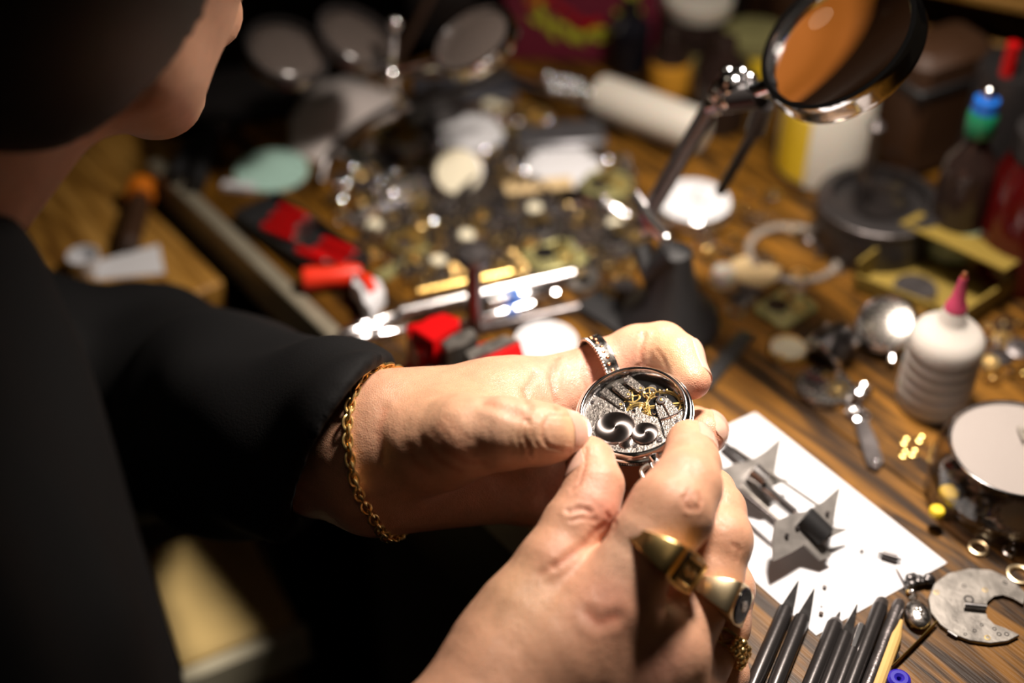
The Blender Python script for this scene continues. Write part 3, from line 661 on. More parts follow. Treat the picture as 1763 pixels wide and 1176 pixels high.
# lower plate, three quarter bridge
WM().lathe([(.01, -4.4), (.01, -3.0), (20.8, -3.0), (20.8, -4.4)], 96).build('lower_plate', 'oxsilver', watch)
def arc(r, a0, a1, n): return [(r*math.cos(math.radians(a0+(a1-a0)*i/n)), r*math.sin(math.radians(a0+(a1-a0)*i/n))) for i in range(n+1)]
def ang(p): return math.degrees(math.atan2(p[1], p[0]))
e0 = wb(262, 235); e1 = wb(975, 672)
a0, a1 = ang(e0), ang(e1)
if a1 < a0: a1 += 360
edge = [wb(*p) for p in ((975, 672), (965, 600), (925, 530), (905, 470), (860, 452), (800, 440), (750, 418), (712, 368), (690, 352), (650, 372), (600, 392), (545, 392), (490, 375), (430, 330), (350, 280))]
WM().prism(arc(20.7, a0, a1, 60)+edge, -2.6, -.35).build('barrel_bridge', M('bridge_nickel', (.36, .33, .305), 1, .30, var=.45, vscale=900, bump=.4, bscale=1400), watch)
# three finger bridges with their jewels and slots between
def tongue(A, B, w, name='finger_bridge'):
    A, B = Vector(A), Vector(B); d = (B-A).normalized(); nrm = Vector((-d.y, d.x)); pts = []
    pts += [A+nrm*w, A-nrm*w]; pts += [B-nrm*w*.95]; 
    for t in (-60, -20, 20, 60):
        pts.append(B+d*w*.95*math.cos(math.radians(t))+nrm*w*.95*math.sin(math.radians(t)))
    pts += [B+nrm*w*.95]
    P = [(p.x, p.y) for p in pts]
    o = WM().prism(P[::-1] if False else P, -1.3, -.2, bev=.12).build(name, M('finger_bridge_nickel', (.46, .42, .385), 1, .25, var=.4, vscale=1200, bump=.3, bscale=1500) if 'fb' not in MAT else MAT['fb'], watch)
    MAT.setdefault('fb', o.data.materials[0])
    WM().at((B.x, B.y, -.2)).lathe([(.01, .0), (.28, .05), (.30, .28), (.55, .30), (.62, .05), (.62, -.1)], 18).build('jewel_setting', 'gold', o)
    q = A+d*w*1.1
    WM().at((q.x, q.y, -.2)).lathe([(.55, 0), (.5, .12), (.01, .14)], 14).build('bridge_screw', 'dsteel', o)
tongue(wb(335, 178), wb(522, 328), 1.72); tongue(wb(452, 108), wb(598, 228), 1.62); tongue(wb(572, 52), wb(722, 165), 1.70)
def ring_gear(c, r, n, mat, h=.35, z=-1.2, spokes=4, name='wheel', rim=.12, depth=.06):
    m = WM().at((c[0], c[1], z)); m.gear(r, n, h, 0, depth, spokes=spokes, rim=rim); return m.build(name, mat, watch)
ring_gear(wb(695, 405, -1), 5.3, 72, 'brass', z=-1.5, spokes=5, name='centre_wheel')
ring_gear(wb(640, 245, -2), 3.6, 48, 'dbrass', z=-2.3, spokes=4, name='third_wheel')
ring_gear(wb(815, 215, -2), 3.2, 40, 'brass', z=-2.3, spokes=4, name='fourth_wheel')
ring_gear(wb(560, 300, -2), 3.0, 36, 'brass', z=-2.6, spokes=4, name='fourth_wheel')
ring_gear(wb(840, 170, -2.5), 1.8, 15, 'steel', z=-2.4, spokes=0, name='escape_wheel')
for p in ((770, 395), (745, 350), (800, 330), (615, 330), (780, 240), (700, 235)):
    c = wb(*p, -1); WM().at((c[0], c[1], -2.6)).lathe([(.35, 0), (.35, 1.7), (.15, 1.9)], 10).build('pinion', 'gold', watch)
# balance wheel with rim screws, its cock and regulator
bc = wb(950, 330, -1)
bw = WM().at((bc[0], bc[1], -1.4)); bw.torus(7.3, .34, 64, 8, sz=1.4)
bw.box(-7.1, 7.1, -.35, .35, -.15, .15); balance = bw.build('balance_wheel', 'dbrass', watch)
for i in range(16):
    a = 2*PI*i/16+.12; WM().at((bc[0]+7.85*math.cos(a), bc[1]+7.85*math.sin(a), -1.4), (0, PI/2, a)).lathe([(.42, -.45), (.46, -.35), (.46, .35), (.42, .45)], 10).build('balance_screw', 'gold', balance)
hs = [(bc[0]+(.8+i*.022)*math.cos(i*.35), bc[1]+(.8+i*.022)*math.sin(i*.35), -1.9) for i in range(150)]
WM().tube([(x, y, z) for x, y, z in hs], .07, 4).build('hairspring', 'dsteel', watch)
cp = wb(932, 283, .9)
ck = [wb(*p, -.1) for p in ((872, 330), (880, 372), (905, 445), (935, 520), (955, 600), (972, 668), (1060, 640), (1180, 560), (1172, 400), (1110, 395), (1068, 340), (1020, 290), (990, 262), (880, 290))]
co = WM().prism(ck, -1.0, 0, bev=.1).build('balance_cock', MAT['fb'], watch)
cap = WM().at((cp[0], cp[1], 0)).lathe([(1.95, -.2), (1.98, .75), (1.85, .95), (1.2, .98), (1.15, .85), (.9, .85), (.85, 1.0), (.01, 1.0)], 36).build('regulator_cap', 'steel', co)
WM().at((cp[0], cp[1], 1.0)).lathe([(.75, -.05), (.7, .12), (.42, .2), (.35, .05), (.01, .05)], 20).build('balance_jewel', 'gold', cap)
p2 = wb(893, 232, .4); WM().at((p2[0], p2[1], 0)).lathe([(1.05, -1), (1.1, .2), (.95, .42), (.01, .46)], 24).build('stud', 'chrome', co)
WM().at((0, 0, 0)).tube([(*wb(955, 325, .6), .6), (*wb(1000, 410, .6), .6), (*wb(1030, 470, .6), .6)], [.30, .22, .3], 8).build('regulator_needle', 'chrome', co)
sc_ = [(*wb(*p, .3), .15) for p in ((925, 478), (985, 462), (1045, 440), (1105, 410), (1150, 380))]
WM().tube(sc_, .42, 6, flat=(1, .5)).build('regulator_scale', 'dsteel', co)
WM().tube([(x, y-.55, z) for x, y, z in sc_[:4]], .28, 6).build('regulator_spring', 'chrome', co)
WM().tube([(*wb(*p, .05), .05) for p in ((868, 335), (890, 420), (925, 530), (968, 668))], .14, 5).build('cock_edge', 'blackgl', co)
# winding wheels
def snw(c, r, n, z, twist, nm):
    o = WM().gear(r, n, .75, 0, .05).build(nm, snail(nm+'_steel', twist), watch, 25); o.location = (c[0]*.001, c[1]*.001, z*.001)
    h = .001
    s = WM().lathe([(r*.18, .70), (r*.17, .86), (.01, .88)], 24).build('wheel_screw', snail('screw_steel', 300), o); return o
snw(wb(463, 562, .3), 8.45, 84, -.25, 250., 'ratchet_wheel'); snw(wb(767, 620, .3), 5.6, 60, -.2, 360., 'crown_wheel')
c = wb(572, 712, .1); WM().at((c[0], c[1], -.3)).lathe([(2.9, 0), (2.95, .35), (2.7, .5), (.01, .5)], 36).build('click_wheel', snail('click_steel', 300), watch)
def slot_screw(X, Y, r, mat='dsteel', z=-.35):
    c = wb(X, Y, 0); o = WM().at((c[0], c[1], z)).lathe([(r, 0), (r, .3), (r*.85, .45), (.01, .45)], 20).build('screw', mat, watch)
    WM().at((c[0], c[1], z+.46), (0, 0, .7)).box(-r*.8, r*.8, -r*.13, r*.13, -.02, .02).build('slot', 'blackgl', o)
slot_screw(915, 684, 1.3); slot_screw(668, 748, .95); slot_screw(1085, 500, 1.1); slot_screw(655, 395, .9, 'chrome'); slot_screw(862, 414, .85, 'chrome'); slot_screw(232, 305, .9); slot_screw(575, 88, 1.0); slot_screw(960, 190, .6)
c = wb(990, 560, .05); WM().at((c[0], c[1], 0)).torus(1.7, .12, 30, 6).build('engraved_ring', 'oxsilver', co)
# crown, stem, bow
cd = Vector((*wp(1131, 800, -2), 0)).normalized(); cr_a = math.atan2(cd.y, cd.x)
def rad(m, r0): return m.at((cd.x*r0, cd.y*r0, -1.6), (0, PI/2, cr_a))
st_ = rad(WM(), 24); st_.lathe([(2.9, 0), (2.6, 1.0), (2.2, 2.0), (2.2, 3.4)], 28).build('stem_neck', 'chrome', watch)
kr = rad(WM(), 27.0); rg = []
for z, r in ((0, 2.6), (.3, 3.5), (4.2, 3.7), (4.8, 3.0), (5.0, 1.5)):
    rg.append([((r-(.35 if (j % 4) > 1 and r > 3.3 else 0))*math.cos(2*PI*j/96), (r-(.35 if (j % 4) > 1 and r > 3.3 else 0))*math.sin(2*PI*j/96), z) for j in range(96)])
kr.loft(rg).build('winding_crown', 'steel', watch, 25)
side = Vector((-cd.y, cd.x, 0))
if side.x > 0: side = -side
def bp(a, s, z=-1.6): v = cd*a+side*s; return (v.x, v.y, z)
bow = [bp(26.2, 3.0), bp(26.8, 6.0, -1.8), bp(28.5, 7.3, -2.2), bp(33, 6.9, -2.6), bp(34.6, 5.2, -2.8), bp(35.2, 0, -2.8), bp(34.6, -5.2, -2.8), bp(33, -6.9, -2.6), bp(28.5, -7.3, -2.2), bp(26.8, -6.0, -1.8), bp(26.2, -3.0)]
def spl(P, n=6):
    P = [Vector(p) for p in P]; out = []
    for i in range(len(P)-1):
        a, b, c2, d = P[max(i-1, 0)], P[i], P[i+1], P[min(i+2, len(P)-1)]
        for j in range(n):
            t = j/n; out.append(.5*((2*b)+(c2-a)*t+(2*a-5*b+4*c2-d)*t*t+(3*b-a-3*c2+d)*t**3))
    return out+[P[-1]]
WM().tube(spl(bow, 5), 1.15, 12, flat=(1, .85)).build('bow', M('worn_silver', (.80, .74, .66), 1, .3, var=.2, vscale=400), watch)
# ------------------------------------------------------------------ jewellery
def signet(name, c, ax, face, rin, wtop, wbot, h, mat, label, motif):
    ax, face = Vector(ax).normalized(), Vector(face); Bm = basis(face - ax*face.dot(ax), ax)   # z = face, x = along the finger
    r = empty(name, c, mat3=Bm, label=label, cat='ring'); m = MB(); rings = []; n = 72
    for i in range(n):
        a = 2*PI*i/n; ca = math.cos(a)                  # a=0 at the face
        k = max(0, ca)**1.3; w = (wbot+(wtop-wbot)*k)*.5
        ro = rin+.0013+.0010*k; 
        if ca > .05: ro = max(ro, min(h/ca, rin+.0080*k+.0013))
        pr = [(rin, -w*.9), (ro-.0003, -w), (ro, -w*.92), (ro, w*.92), (ro-.0003, w), (rin, w*.9)]
        rings.append([(x, rr*math.sin(a), rr*ca) for rr, x in pr])
    m.loft(rings, close=True); m.build('band', mat, r, 40)
    motif(r, h); return r
def vcam(x, y, z): return Vector(CR*x+CU*y-CF*z)
def motif1(r, h):
    w = .0070
    MB().box(-w*.92, w*.92, -w*1.15, w*1.15, h-.0005, h+.0007, .0003).build('enamel_face', 'blackgl', r)
    for x in (-.0050, .0050): MB().box(x-.0005, x+.0005, -.0062, .0062, h, h+.0013, .0002).build('gold_bar', 'gold', r)
    m = MB()
    for i in range(5): m.ball(.0014, (.0006*math.sin(i*2), -.0042+i*.0021, h+.0006), 10, 6, (1, 1.1, .7))
    m.build('gold_relief', 'gold', r)
    for s in (-1, 1):
        for j in range(2): MB().box(-.0054, .0054, s*(.0071+j*.0022)-.0005, s*(.0071+j*.0022)+.0005, h-.0012-j*.0016, h+.0004-j*.0013, .0002).build('step', 'gold', r)
def motif2(r, h):
    MB().prism([(.0076*math.cos(a), .0092*math.sin(a)) for a in [2*PI*i/28 for i in range(28)]], h-.0006, h+.0009, .0005).build('onyx_face', 'blackgl', r)
    m = MB().prism([(-.0012, -.004), (.001, -.0045), (.0024, -.001), (.0014, .003), (.0002, .0046), (-.0018, .002), (-.0024, -.001)], h+.0008, h+.0013, .0002)
    m.build('silver_emblem', 'silver', r)
ra = P3(RH['index'][3])-P3(RH['index'][1])
signet('signet_ring', C(1124, 944, .548), ra, vcam(.66, -.42, .62), .0150, .0150, .0060, .0178, 'gold', 'gold signet ring with stepped shoulders on the right index finger', motif1)
rb = P3(RH['middle'][3])-P3(RH['middle'][1])
signet('signet_ring', C(1212, 1018, .571), rb, vcam(.76, -.40, .50), .0134, .0160, .0060, .0166, 'pgold', 'smooth gold ring with black oval stone on the right middle finger', motif2)
rc = P3(RH['ring'][2])-P3(RH['ring'][1]); rcm = basis(vcam(.85, -.3, .45), rc)
r3 = empty('ornate_ring', C(1228, 1106, .588), mat3=rcm, label='ornate beaded gold ring lowest on the right hand, on its ring finger', cat='ring')
m = MB(); rr = .0128
for s in (-1, 1): m.tube([(s*.003, rr*math.cos(2*PI*i/48), rr*math.sin(2*PI*i/48)) for i in range(48)], .0009, 8, closed=True)
m.tube([(.002*math.sin(i*2*PI/48*9), rr*math.cos(2*PI*i/48), rr*math.sin(2*PI*i/48)) for i in range(144)][:48], .0007, 6, closed=True); m.build('band', 'gold', r3)
m = MB()
for i in range(26):
    a = PI/2+(i/25-.5)*1.5; s = (i % 3-1)*.0026; m.ball(.0014+.0006*(i % 2), (s, (rr+.0012)*math.cos(a), (rr+.0014)*math.sin(a)), 10, 7)
m.build('bead_work', 'gold', r3)
# silver band on the left index finger
c3 = C(1035, 633, .6295); la = P3(LH['index'][2])-P3(LH['index'][0]); lm = basis(vcam(.05, .5, .85), la)
r4 = empty('silver_ring', c3, mat3=lm, label='worn silver band with beaded edge on the left index finger', cat='ring')
m = MB(); rr = .0133; rings = []
for i in range(72):
    a = 2*PI*i/72; w = .0030; pr = [(rr, -w), (rr+.0010, -w), (rr+.0013, -w*.6), (rr+.0008, 0), (rr+.0014, w*.5), (rr+.0014, w), (rr, w)]
    rings.append([(x, q*math.sin(a), q*math.cos(a)) for q, x in pr])
m.loft(rings, close=True).build('band', 'oxsilver', r4, 40)
m = MB()
for i in range(60):
    a = 2*PI*i/60; m.ball(.0008, (-.0031, (rr+.0011)*math.sin(a), (rr+.0011)*math.cos(a)), 8, 5)
m.build('beaded_edge', 'silver', r4)
m = MB()
for i in range(30): a = 2*PI*i/30; m.ball(.0010, (-.0008+.0008*(i % 2), (rr+.0007)*math.sin(a), (rr+.0007)*math.cos(a)), 8, 5, (1.2, .8, .8))
m.build('relief', 'copper', r4)
# gold chain bracelet round the left wrist
top, bot = np.array(C(688, 674, .622)), np.array(C(655, 935, .600))
pthpx = [(692, 672, .628), (665, 684, .615), (640, 706, .603), (625, 730, .594), (616, 755, .588), (609, 785, .584), (606, 815, .583), (609, 845, .584), (617, 875, .587), (632, 905, .592), (650, 928, .600), (672, 930, .612), (690, 900, .630), (700, 850, .645), (705, 790, .652), (705, 730, .650), (702, 690, .640)]
pth = [Vector(C(*p)) for p in pthpx]
cen = sum(pth, Vector())/len(pth); fin = []
axw = Vector(P3(LH['wrist'][2])-P3(LH['wrist'][0])).normalized()
for p in spl(pth+[pth[0]], 8)[:-1]:
    q = p-cen; q -= axw*q.dot(axw); q.normalize(); r = (p-cen).length; o = p - q*r
    e = float(handL.ev(np.array([p]))[0]); it = 0
    while it < 40 and abs(e-.0012) > 1e-4:
        p = p - q*(e-.0012)*.7; e = float(handL.ev(np.array([p]))[0]); it += 1
    fin.append(p)
fin = [(fin[i-1]+fin[i]*2+fin[(i+1) % len(fin)])/4 for i in range(len(fin))]
br = empty('chain_bracelet', cen, label='gold link chain bracelet around the left wrist beside the black cuff', cat='bracelet')
cum = [0]
for i in range(len(fin)): cum.append(cum[-1]+(fin[(i+1) % len(fin)]-fin[i]).length)
NL = int(cum[-1]/.0038); lk = None
for k in range(NL):
    s = cum[-1]*k/NL; i = max(j for j in range(len(fin)) if cum[j] <= s); t = (s-cum[i])/max(cum[i+1]-cum[i], 1e-9)
    p = fin[i].lerp(fin[(i+1) % len(fin)], t); d = (fin[(i+1) % len(fin)]-fin[i]).normalized(); e = (p-cen); e = (e-d*e.dot(d)).normalized(); w = d.cross(e)
    a = math.radians(40 if k % 2 else -45); e2 = e*math.cos(a)+w*math.sin(a)
    if lk is None: lk = MB().torus(.0020, .00070, 18, 8, sx=1.5).build('link', 'gold', br); o = lk
    else: o = lk.copy(); COL.objects.link(o)
    o.matrix_local = Matrix.Translation(p-cen) @ basis(e2, d).to_4x4()
# ------------------------------------------------------------------ things on the near part of the bench
TB = np.array([0, 0, TZ])
def put(name, px, py, rz, label, cat, group=None, z=0.): return empty(name, T(px, py, z)+np.array([0, 0, 0.]), rz, label=label, cat=cat, group=group)
def span(name, pa, pb, label, cat, group=None, z=0.):  # a long thing lying from pixel pa to pixel pb; local x runs along it
    a, b = T(*pa), T(*pb); d = b-a; o = empty(name, a+np.array([0, 0, z]), math.atan2(d[1], d[0]), label=label, cat=cat, group=group)
    return o, float(np.linalg.norm(d))
def loc(o, px, py, z=0.):
    p = T(px, py, z); M4 = Matrix.Translation(o.location) @ Matrix.Rotation(o.rotation_euler[2], 4, 'Z'); q = M4.inverted() @ Vector(p); return q.x, q.y
def mpp(px, py): return pix(T(px, py))[2]/FPX          # metres per photo pixel at the bench top
RX = (0, PI/2, 0)                                      # lathes along local x
# white paper card
pc = put('paper_card', 1440, 900, 0, 'white paper card lying under the steel two-winged tool', 'paper')
A, B_, C_ = [np.array(loc(pc, *p)) for p in ((1300, 712), (1630, 970), (1405, 1095))]
D_ = A+C_-B_
MB().prism([tuple(p) for p in (A, D_, C_, B_)], 0, .0005).build('sheet', 'paper', pc)
hx, hy = loc(pc, 1468, 890, .0006)
m = MB(); m.at((hx, hy, .0006), (0, 0, -.4))
m.tube([(.003*math.sin(t)**3, .003*(13*math.cos(t)-5*math.cos(2*t)-2*math.cos(3*t)-math.cos(4*t))/16, 0) for t in [2*PI*i/24 for i in range(24)]], .0004, 5, closed=True, flat=(.2, 1)); m.build('red_heart_mark', M('faded_red_ink', (.45, .07, .05), 0, .8), pc)
# two-winged steel hand-puller lying on the card
hp_ = put('winged_puller', 1350, 860, 0, 'steel puller with two star-winged plates joined by rods, lying on the white card', 'tool')
ra_, rb_ = T(1300, 826, .012), T(1392, 902, .012); rd = (rb_-ra_); rdn = rd/np.linalg.norm(rd)
hb = np.array([hp_.location.x, hp_.location.y, TZ])
def onplane(px, py, p0, n): r = ray(px, py); return CO+r*(((p0-CO)@n)/(r@n))
pn = rdn*.55+np.array([0, 0, 1])*.83; pn /= np.linalg.norm(pn)
def wing(px_list, p0, name):
    P = [onplane(x, y, p0, pn) for x, y in px_list]; lo = min(p[2] for p in P)
    P = [p-hb for p in P]; q = -pn*.0016
    return MB().loft([[tuple(p) for p in P], [tuple(p+q) for p in P]]).build(name, 'satin', hp_)
starB = [(1447, 838), (1440, 872), (1434, 908), (1462, 911), (1428, 926), (1414, 932), (1432, 958), (1414, 965), (1385, 938), (1362, 952), (1333, 966), (1331, 930), (1336, 897), (1366, 884), (1390, 880), (1420, 862)]
dxA = (1346-1447, 752-838)
wing(starB, T(1390, 905, .016), 'wing_plate'); wing([(x+dxA[0], y+dxA[1]) for x, y in starB], T(1390+dxA[0], 905+dxA[1], .016), 'wing_plate')
for a, b, r, mt in (((1232, 812), (1338, 898), .0009, 'dsteel'), ((1262, 770), (1408, 870), .0009, 'gsteel'), ((1244, 775), (1368, 882), .0020, 'bmetal'), ((1275, 812), (1385, 895), .0013, 'steel'), ((1250, 815), (1350, 905), .0011, 'gsteel'), ((1225, 745), (1300, 806), .0013, 'bmetal')):
    P = [onplane(*a, T(a[0], a[1], .014), np.array([0, 0, 1.]))-hb, onplane(*b, T(b[0], b[1], .014), np.array([0, 0, 1.]))-hb]
    MB().tube([tuple(p) for p in P], r, 10).build('rod', mt, hp_)
kA = T(1382, 890, .018)-hb; kB = T(1420, 925, .012)-hb
MB().tube([tuple(kA), tuple(kB)], [.0062, .0058], 18).build('rubber_knob', 'black', hp_)
MB().tube([tuple(kB-(kA-kB)*.01), tuple(kB-(kA-kB)*.08)], [.0045, .004], 18).build('knob_cap', 'brown', hp_)
kA = T(1296, 812, .018)-hb; kB = T(1318, 830, .016)-hb
MB().tube([tuple(kA), tuple(kB)], [.005, .0045], 18).build('hub', 'steel', hp_)
for x, y in ((1372, 908), (1424, 884), (1354, 922)):
    p = onplane(x, y, T(1390, 905, .0165), pn)-hb; MB().tube([tuple(p), tuple(p+pn*.0008)], .0010, 10).build('rivet', 'dsteel', hp_)
# small bits on the card
def bit(px, py, fn, name, mat, label, cat, rz=0., z=.0005, group=None):
    o = put(name, px, py, rz, label, cat, group); m = MB(); m.at((0, 0, z)); fn(m); m.build('body', mat, o); return o
o, L = span('roller', (1517, 960), (1543, 968), 'tiny black roller lying on the right end of the white card', 'roller')
MB().at((0, 0, .0025), RX).lathe([(.0007, -.002), (.0008, 0), (.0018, 0), (.0019, L), (.0008, L), (.0006, L+.002)], 14).build('arbor', 'bmetal', o)
o, L = span('steel_needle', (1541, 980), (1563, 1022), 'thin bright steel needle with a brass tip at the card\'s right edge', 'needle')
MB().at((0, 0, .0012), RX).lathe([(.0002, 0), (.0006, .003), (.0008, L-.002), (.0008, L)], 10).build('shaft', 'chrome', o)
MB().at((L+.0004, 0, .0014)).ball(.0014, n=12, m=8).build('tip', 'brass', o)
for i, (x, y, r, lb) in enumerate(((1483, 952, .0010, 'tiny dark screw below the red heart on the card'), (1419, 1014, .0011, 'tiny dark stud near the two long punch tips'), (1413, 1060, .0011, 'tiny brown jewel near the lower corner of the card'), (1414, 1045, .0007, 'smallest pale speck of metal above the brown jewel'))):
    o = put('tiny_screw', x, y, i, lb, 'watch part'); MB().at((0, 0, .0005)).lathe([(r*.6, 0), (r*.6, r*.8), (r, r*.9), (r, r*1.3), (r*.7, r*1.5), (.0001, r*1.5)], 10).build('head', ('dsteel', 'dsteel', 'brown', 'white')[i], o)
# staking punches and pegwood stick lying at the bottom edge
pun = [((1373, 1008), (1290, 1200), .0036, 'pyramid', 'punch with sharp bright pyramid tip, leftmost of the black punches'), ((1400, 1022), (1322, 1215), .0036, 'pyramid', 'punch with bright faceted tip, second from the left of the black punches'),
 ((1444, 1062), (1376, 1230), .0036, 'nipple', 'punch with short stepped nipple tip, third from the left of the black punches'), ((1474, 1048), (1400, 1240), .0031, 'pyramid', 'punch with a long cut point, fourth from the left of the black punches'),
 ((1482, 1082), (1423, 1240), .0031, 'flat', 'shorter punch with one bright flat, fifth of the black punches'), ((1518, 1040), (1440, 1245), .0034, 'round', 'blunt thick punch, third from the pegwood stick'), ((1548, 1042), (1468, 1250), .0030, 'round', 'slim dark grey punch beside the pegwood stick')]
for a, b, r, ty, lb in pun:
    o, L = span('staking_punch', a, b, 'black steel '+lb, 'punch', z=r)
    if ty == 'pyramid':
        t = .020; m = MB(); rg = []
        for x, q in ((0, .0003), (t*.35, r*.42), (t*.8, r*.82), (t, r*.97)): rg.append([(x, q*1.15*math.cos(2*PI*j/4+.5), q*1.15*math.sin(2*PI*j/4+.5)) for j in range(4)])
        m.loft(rg).build('tip', 'steel', o, 20); x0 = t*.93
    elif ty == 'nipple':
        MB().at(rot=RX).lathe([(.0003, 0), (.0008, .002), (.001, .004), (r*.8, .006), (r, .009)], 18).build('tip', 'dsteel', o); x0 = .008
    elif ty == 'flat':
        MB().at(rot=RX).lathe([(.001, 0), (r*.7, .002), (r, .006)], 18).build('tip', 'dsteel', o); x0 = .005
        MB().box(.002, .016, -r*.35, r*.35, r*.80, r*1.0, .0002).build('ground_flat', 'chrome', o)
    else:
        MB().at(rot=RX).lathe([(r*.55, 0), (r*.85, .0012), (r, .005)], 18).build('tip', 'dsteel', o); x0 = .0045
    MB().at(rot=RX).lathe([(r*.97, x0), (r, x0+.001), (r, L-.01), (r*.8, L)], 22).build('shank', 'bmetal' if lb[:4] != 'slim' else 'dsteel', o)
o, L = span('pegwood_stick', (1549, 1076), (1486, 1250), 'pale pegwood stick with a whittled tip, right of the black punches', 'stick', z=.0030)
MB().at(rot=RX).lathe([(.0010, 0), (.0016, .004), (.0022, .007), (.0029, .010), (.0030, .012), (.0030, L)], 12).build('stick', 'stick', o, 25)
# crescent steel plate
cp_ = put('crescent_plate', 1680, 1045, 0, 'dark grey steel crescent-shaped movement plate with holes, lying on bare wood', 'watch plate')
outer = [(1768, 1022), (1740, 996), (1705, 981), (1668, 979), (1632, 987), (1608, 1005), (1598, 1030), (1602, 1054), (1618, 1075), (1640, 1092), (1670, 1103), (1705, 1108), (1735, 1104), (1755, 1094), (1732, 1083), (1712, 1076), (1700, 1065), (1697, 1050), (1700, 1036), (1712, 1026), (1728, 1024), (1745, 1030), (1762, 1040)]
pts = [loc(cp_, x, y, .002) for x, y in outer]
MB().prism(pts[::-1], .0005, .0022, bev=.0003).build('plate', 'gsteel', cp_)
for x, y, r in ((1612, 1020, .0012), (1660, 1009, .0010), (1696, 1016, .0012), (1690, 1076, .0008), (1678, 1086, .0008), (1712, 1083, .0009), (1720, 1092, .0010), (1700, 1098, .0013), (1733, 1092, .0010), (1730, 1004, .001), (1662, 1092, .0007), (1668, 1032, .0022)):
    q = loc(cp_, x, y, .0022); MB().at((q[0], q[1], .0022)).lathe([(r, -.0005), (r*1.05, .00012), (r*.75, .00015), (r*.7, -.0001), (.0001, -.0001)], 12).build('hole', 'dbrass' if r > .0011 and r < .002 else 'blackgl', cp_)
q0 = loc(cp_, 1660, 1042, .004); q1 = loc(cp_, 1698, 1046, .004)
MB().tube([(*q0, .0042), (*q1, .0042)], .0014, 10).build('pin', 'steel', cp_)
q0 = loc(cp_, 1632, 1086, .002); q1 = loc(cp_, 1648, 1095, .002); MB().tube([(*q0, .0016), (*q1, .0012)], .0009, 8).build('pin', 'steel', cp_)
# pendant, clinker and spring chain
pe = put('pendant_charm', 1578, 1066, 0, 'small oxidised silver pendant charm beside the grey crescent plate', 'pendant')
MB().at((0, 0, .003), sc=(1, 1.35, .55)).ball(.0058, n=20, m=12).build('body', 'oxsilver', pe)
m = MB(); 
for i in range(22): a = i*2.4; r = .0008+.00022*i; m.ball(.0011, (r*math.cos(a), 1.3*r*math.sin(a), .0060-.0002*i), 8, 5)
m.build('relief', 'oxsilver', pe); MB().at((0, .0095, .003), (PI/2, 0, .4)).torus(.0018, .0006, 18, 8).build('loop', 'silver', pe); MB().at((0, .0125, .0035)).ball(.0016, n=10, m=7).build('bead', 'steel', pe)
ck_ = put('iron_clasp', 1583, 1008, 0, 'rough black iron clasp touching the right corner of the white card', 'clasp')
m = MB(); rr_ = random.Random(3)
for i in range(14): m.ball(.0018+.001*rr_.random(), (rr_.uniform(-.005, .005), rr_.uniform(-.002, .003), .0025+rr_.uniform(-.0006, .001)), 8, 5)
m.build('body', 'bmetal', ck_)
cc = put('coil_chain', 1560, 1120, 0, 'very fine dull brass coil chain lying right of the pegwood stick', 'chain')
P0, P1, P2 = [np.array(loc(cc, *p)) for p in ((1608, 1080), (1575, 1115), (1528, 1160))]; m = MB(); pp = []
for i in range(360):
    t = i/359; c = P0*(1-t)**2+2*P1*t*(1-t)+P2*t*t; a = i*.9; pp.append((c[0]+.0022*math.cos(a)*.7, c[1]+.0022*math.cos(a)*.7, .0022+.0018*math.sin(a)))
m.tube(pp, .00022, 4).build('coil', 'dbrass', cc)
rg_ = put('black_washer', 1538, 1130, 0, 'small black washer beside the fine coil chain', 'washer'); MB().at((0, 0, .0006)).torus(.0020, .0006, 20, 8).build('ring', 'bmetal', rg_)
be = put('indigo_bead', 1545, 1178, 0, 'indigo blue glass bead at the bottom edge by the pegwood stick', 'bead'); MB().at((0, 0, .0026)).torus(.0030, .0024, 20, 10).build('bead', 'indigo', be)
# brass rings by the clear case
for x, y, R, r, lb in ((1684, 946, .0040, .0010, 'gold coloured ring touching the front of the clear round case'), (1754, 992, .0050, .0011, 'larger gold coloured ring above the crescent plate\'s horn'), (1737, 951, .0028, .0008, 'small steel ring against the front of the clear round case')):
    o = put('loose_ring', x, y, 0, lb, 'ring'); MB().at((0, 0, r)).torus(R, r, 28, 8, sz=.9).build('ring', 'pgold' if r > .0009 else 'steel', o)
for i, (x, y) in enumerate(((1558, 762), (1572, 782), (1584, 758), (1556, 784))):
    o = put('tiny_brass_ring', x, y, 0, 'tiny brass ring on bare wood left of the clear round case', 'ring', 'tiny brass rings by the clear case'); MB().at((0, 0, .0007)).torus(.0021, .0007, 18, 8).build('ring', 'brass', o)
# clear round case with a paper disc under its lid
kx, ky = 1724, 856
pc_ = put('clear_round_case', kx, ky, 0, 'clear plastic round case full of watch parts with a white paper disc in its lid', 'case')
cR, cH = .0368, .035
MB().lathe([(.0001, .0003), (cR*.93, .0003), (cR*.985, .002), (cR, .005), (cR*1.01, .014), (cR*.985, .014), (cR*.97, .005), (cR*.92, .0022), (.0001, .0022)], 72).build('base', 'smoke', pc_)
lid = MB().lathe([(cR*1.02, .0125), (cR*1.04, .0145), (cR*1.03, .017), (cR*.96, cH-.0045), (cR*.86, cH), (.0001, cH+.0004), (.0001, cH-.001), (cR*.85, cH-.0014), (cR*.94, cH-.0055), (cR*1.005, .0165), (cR*1.0, .0125)], 72).build('lid', 'smoke', pc_)
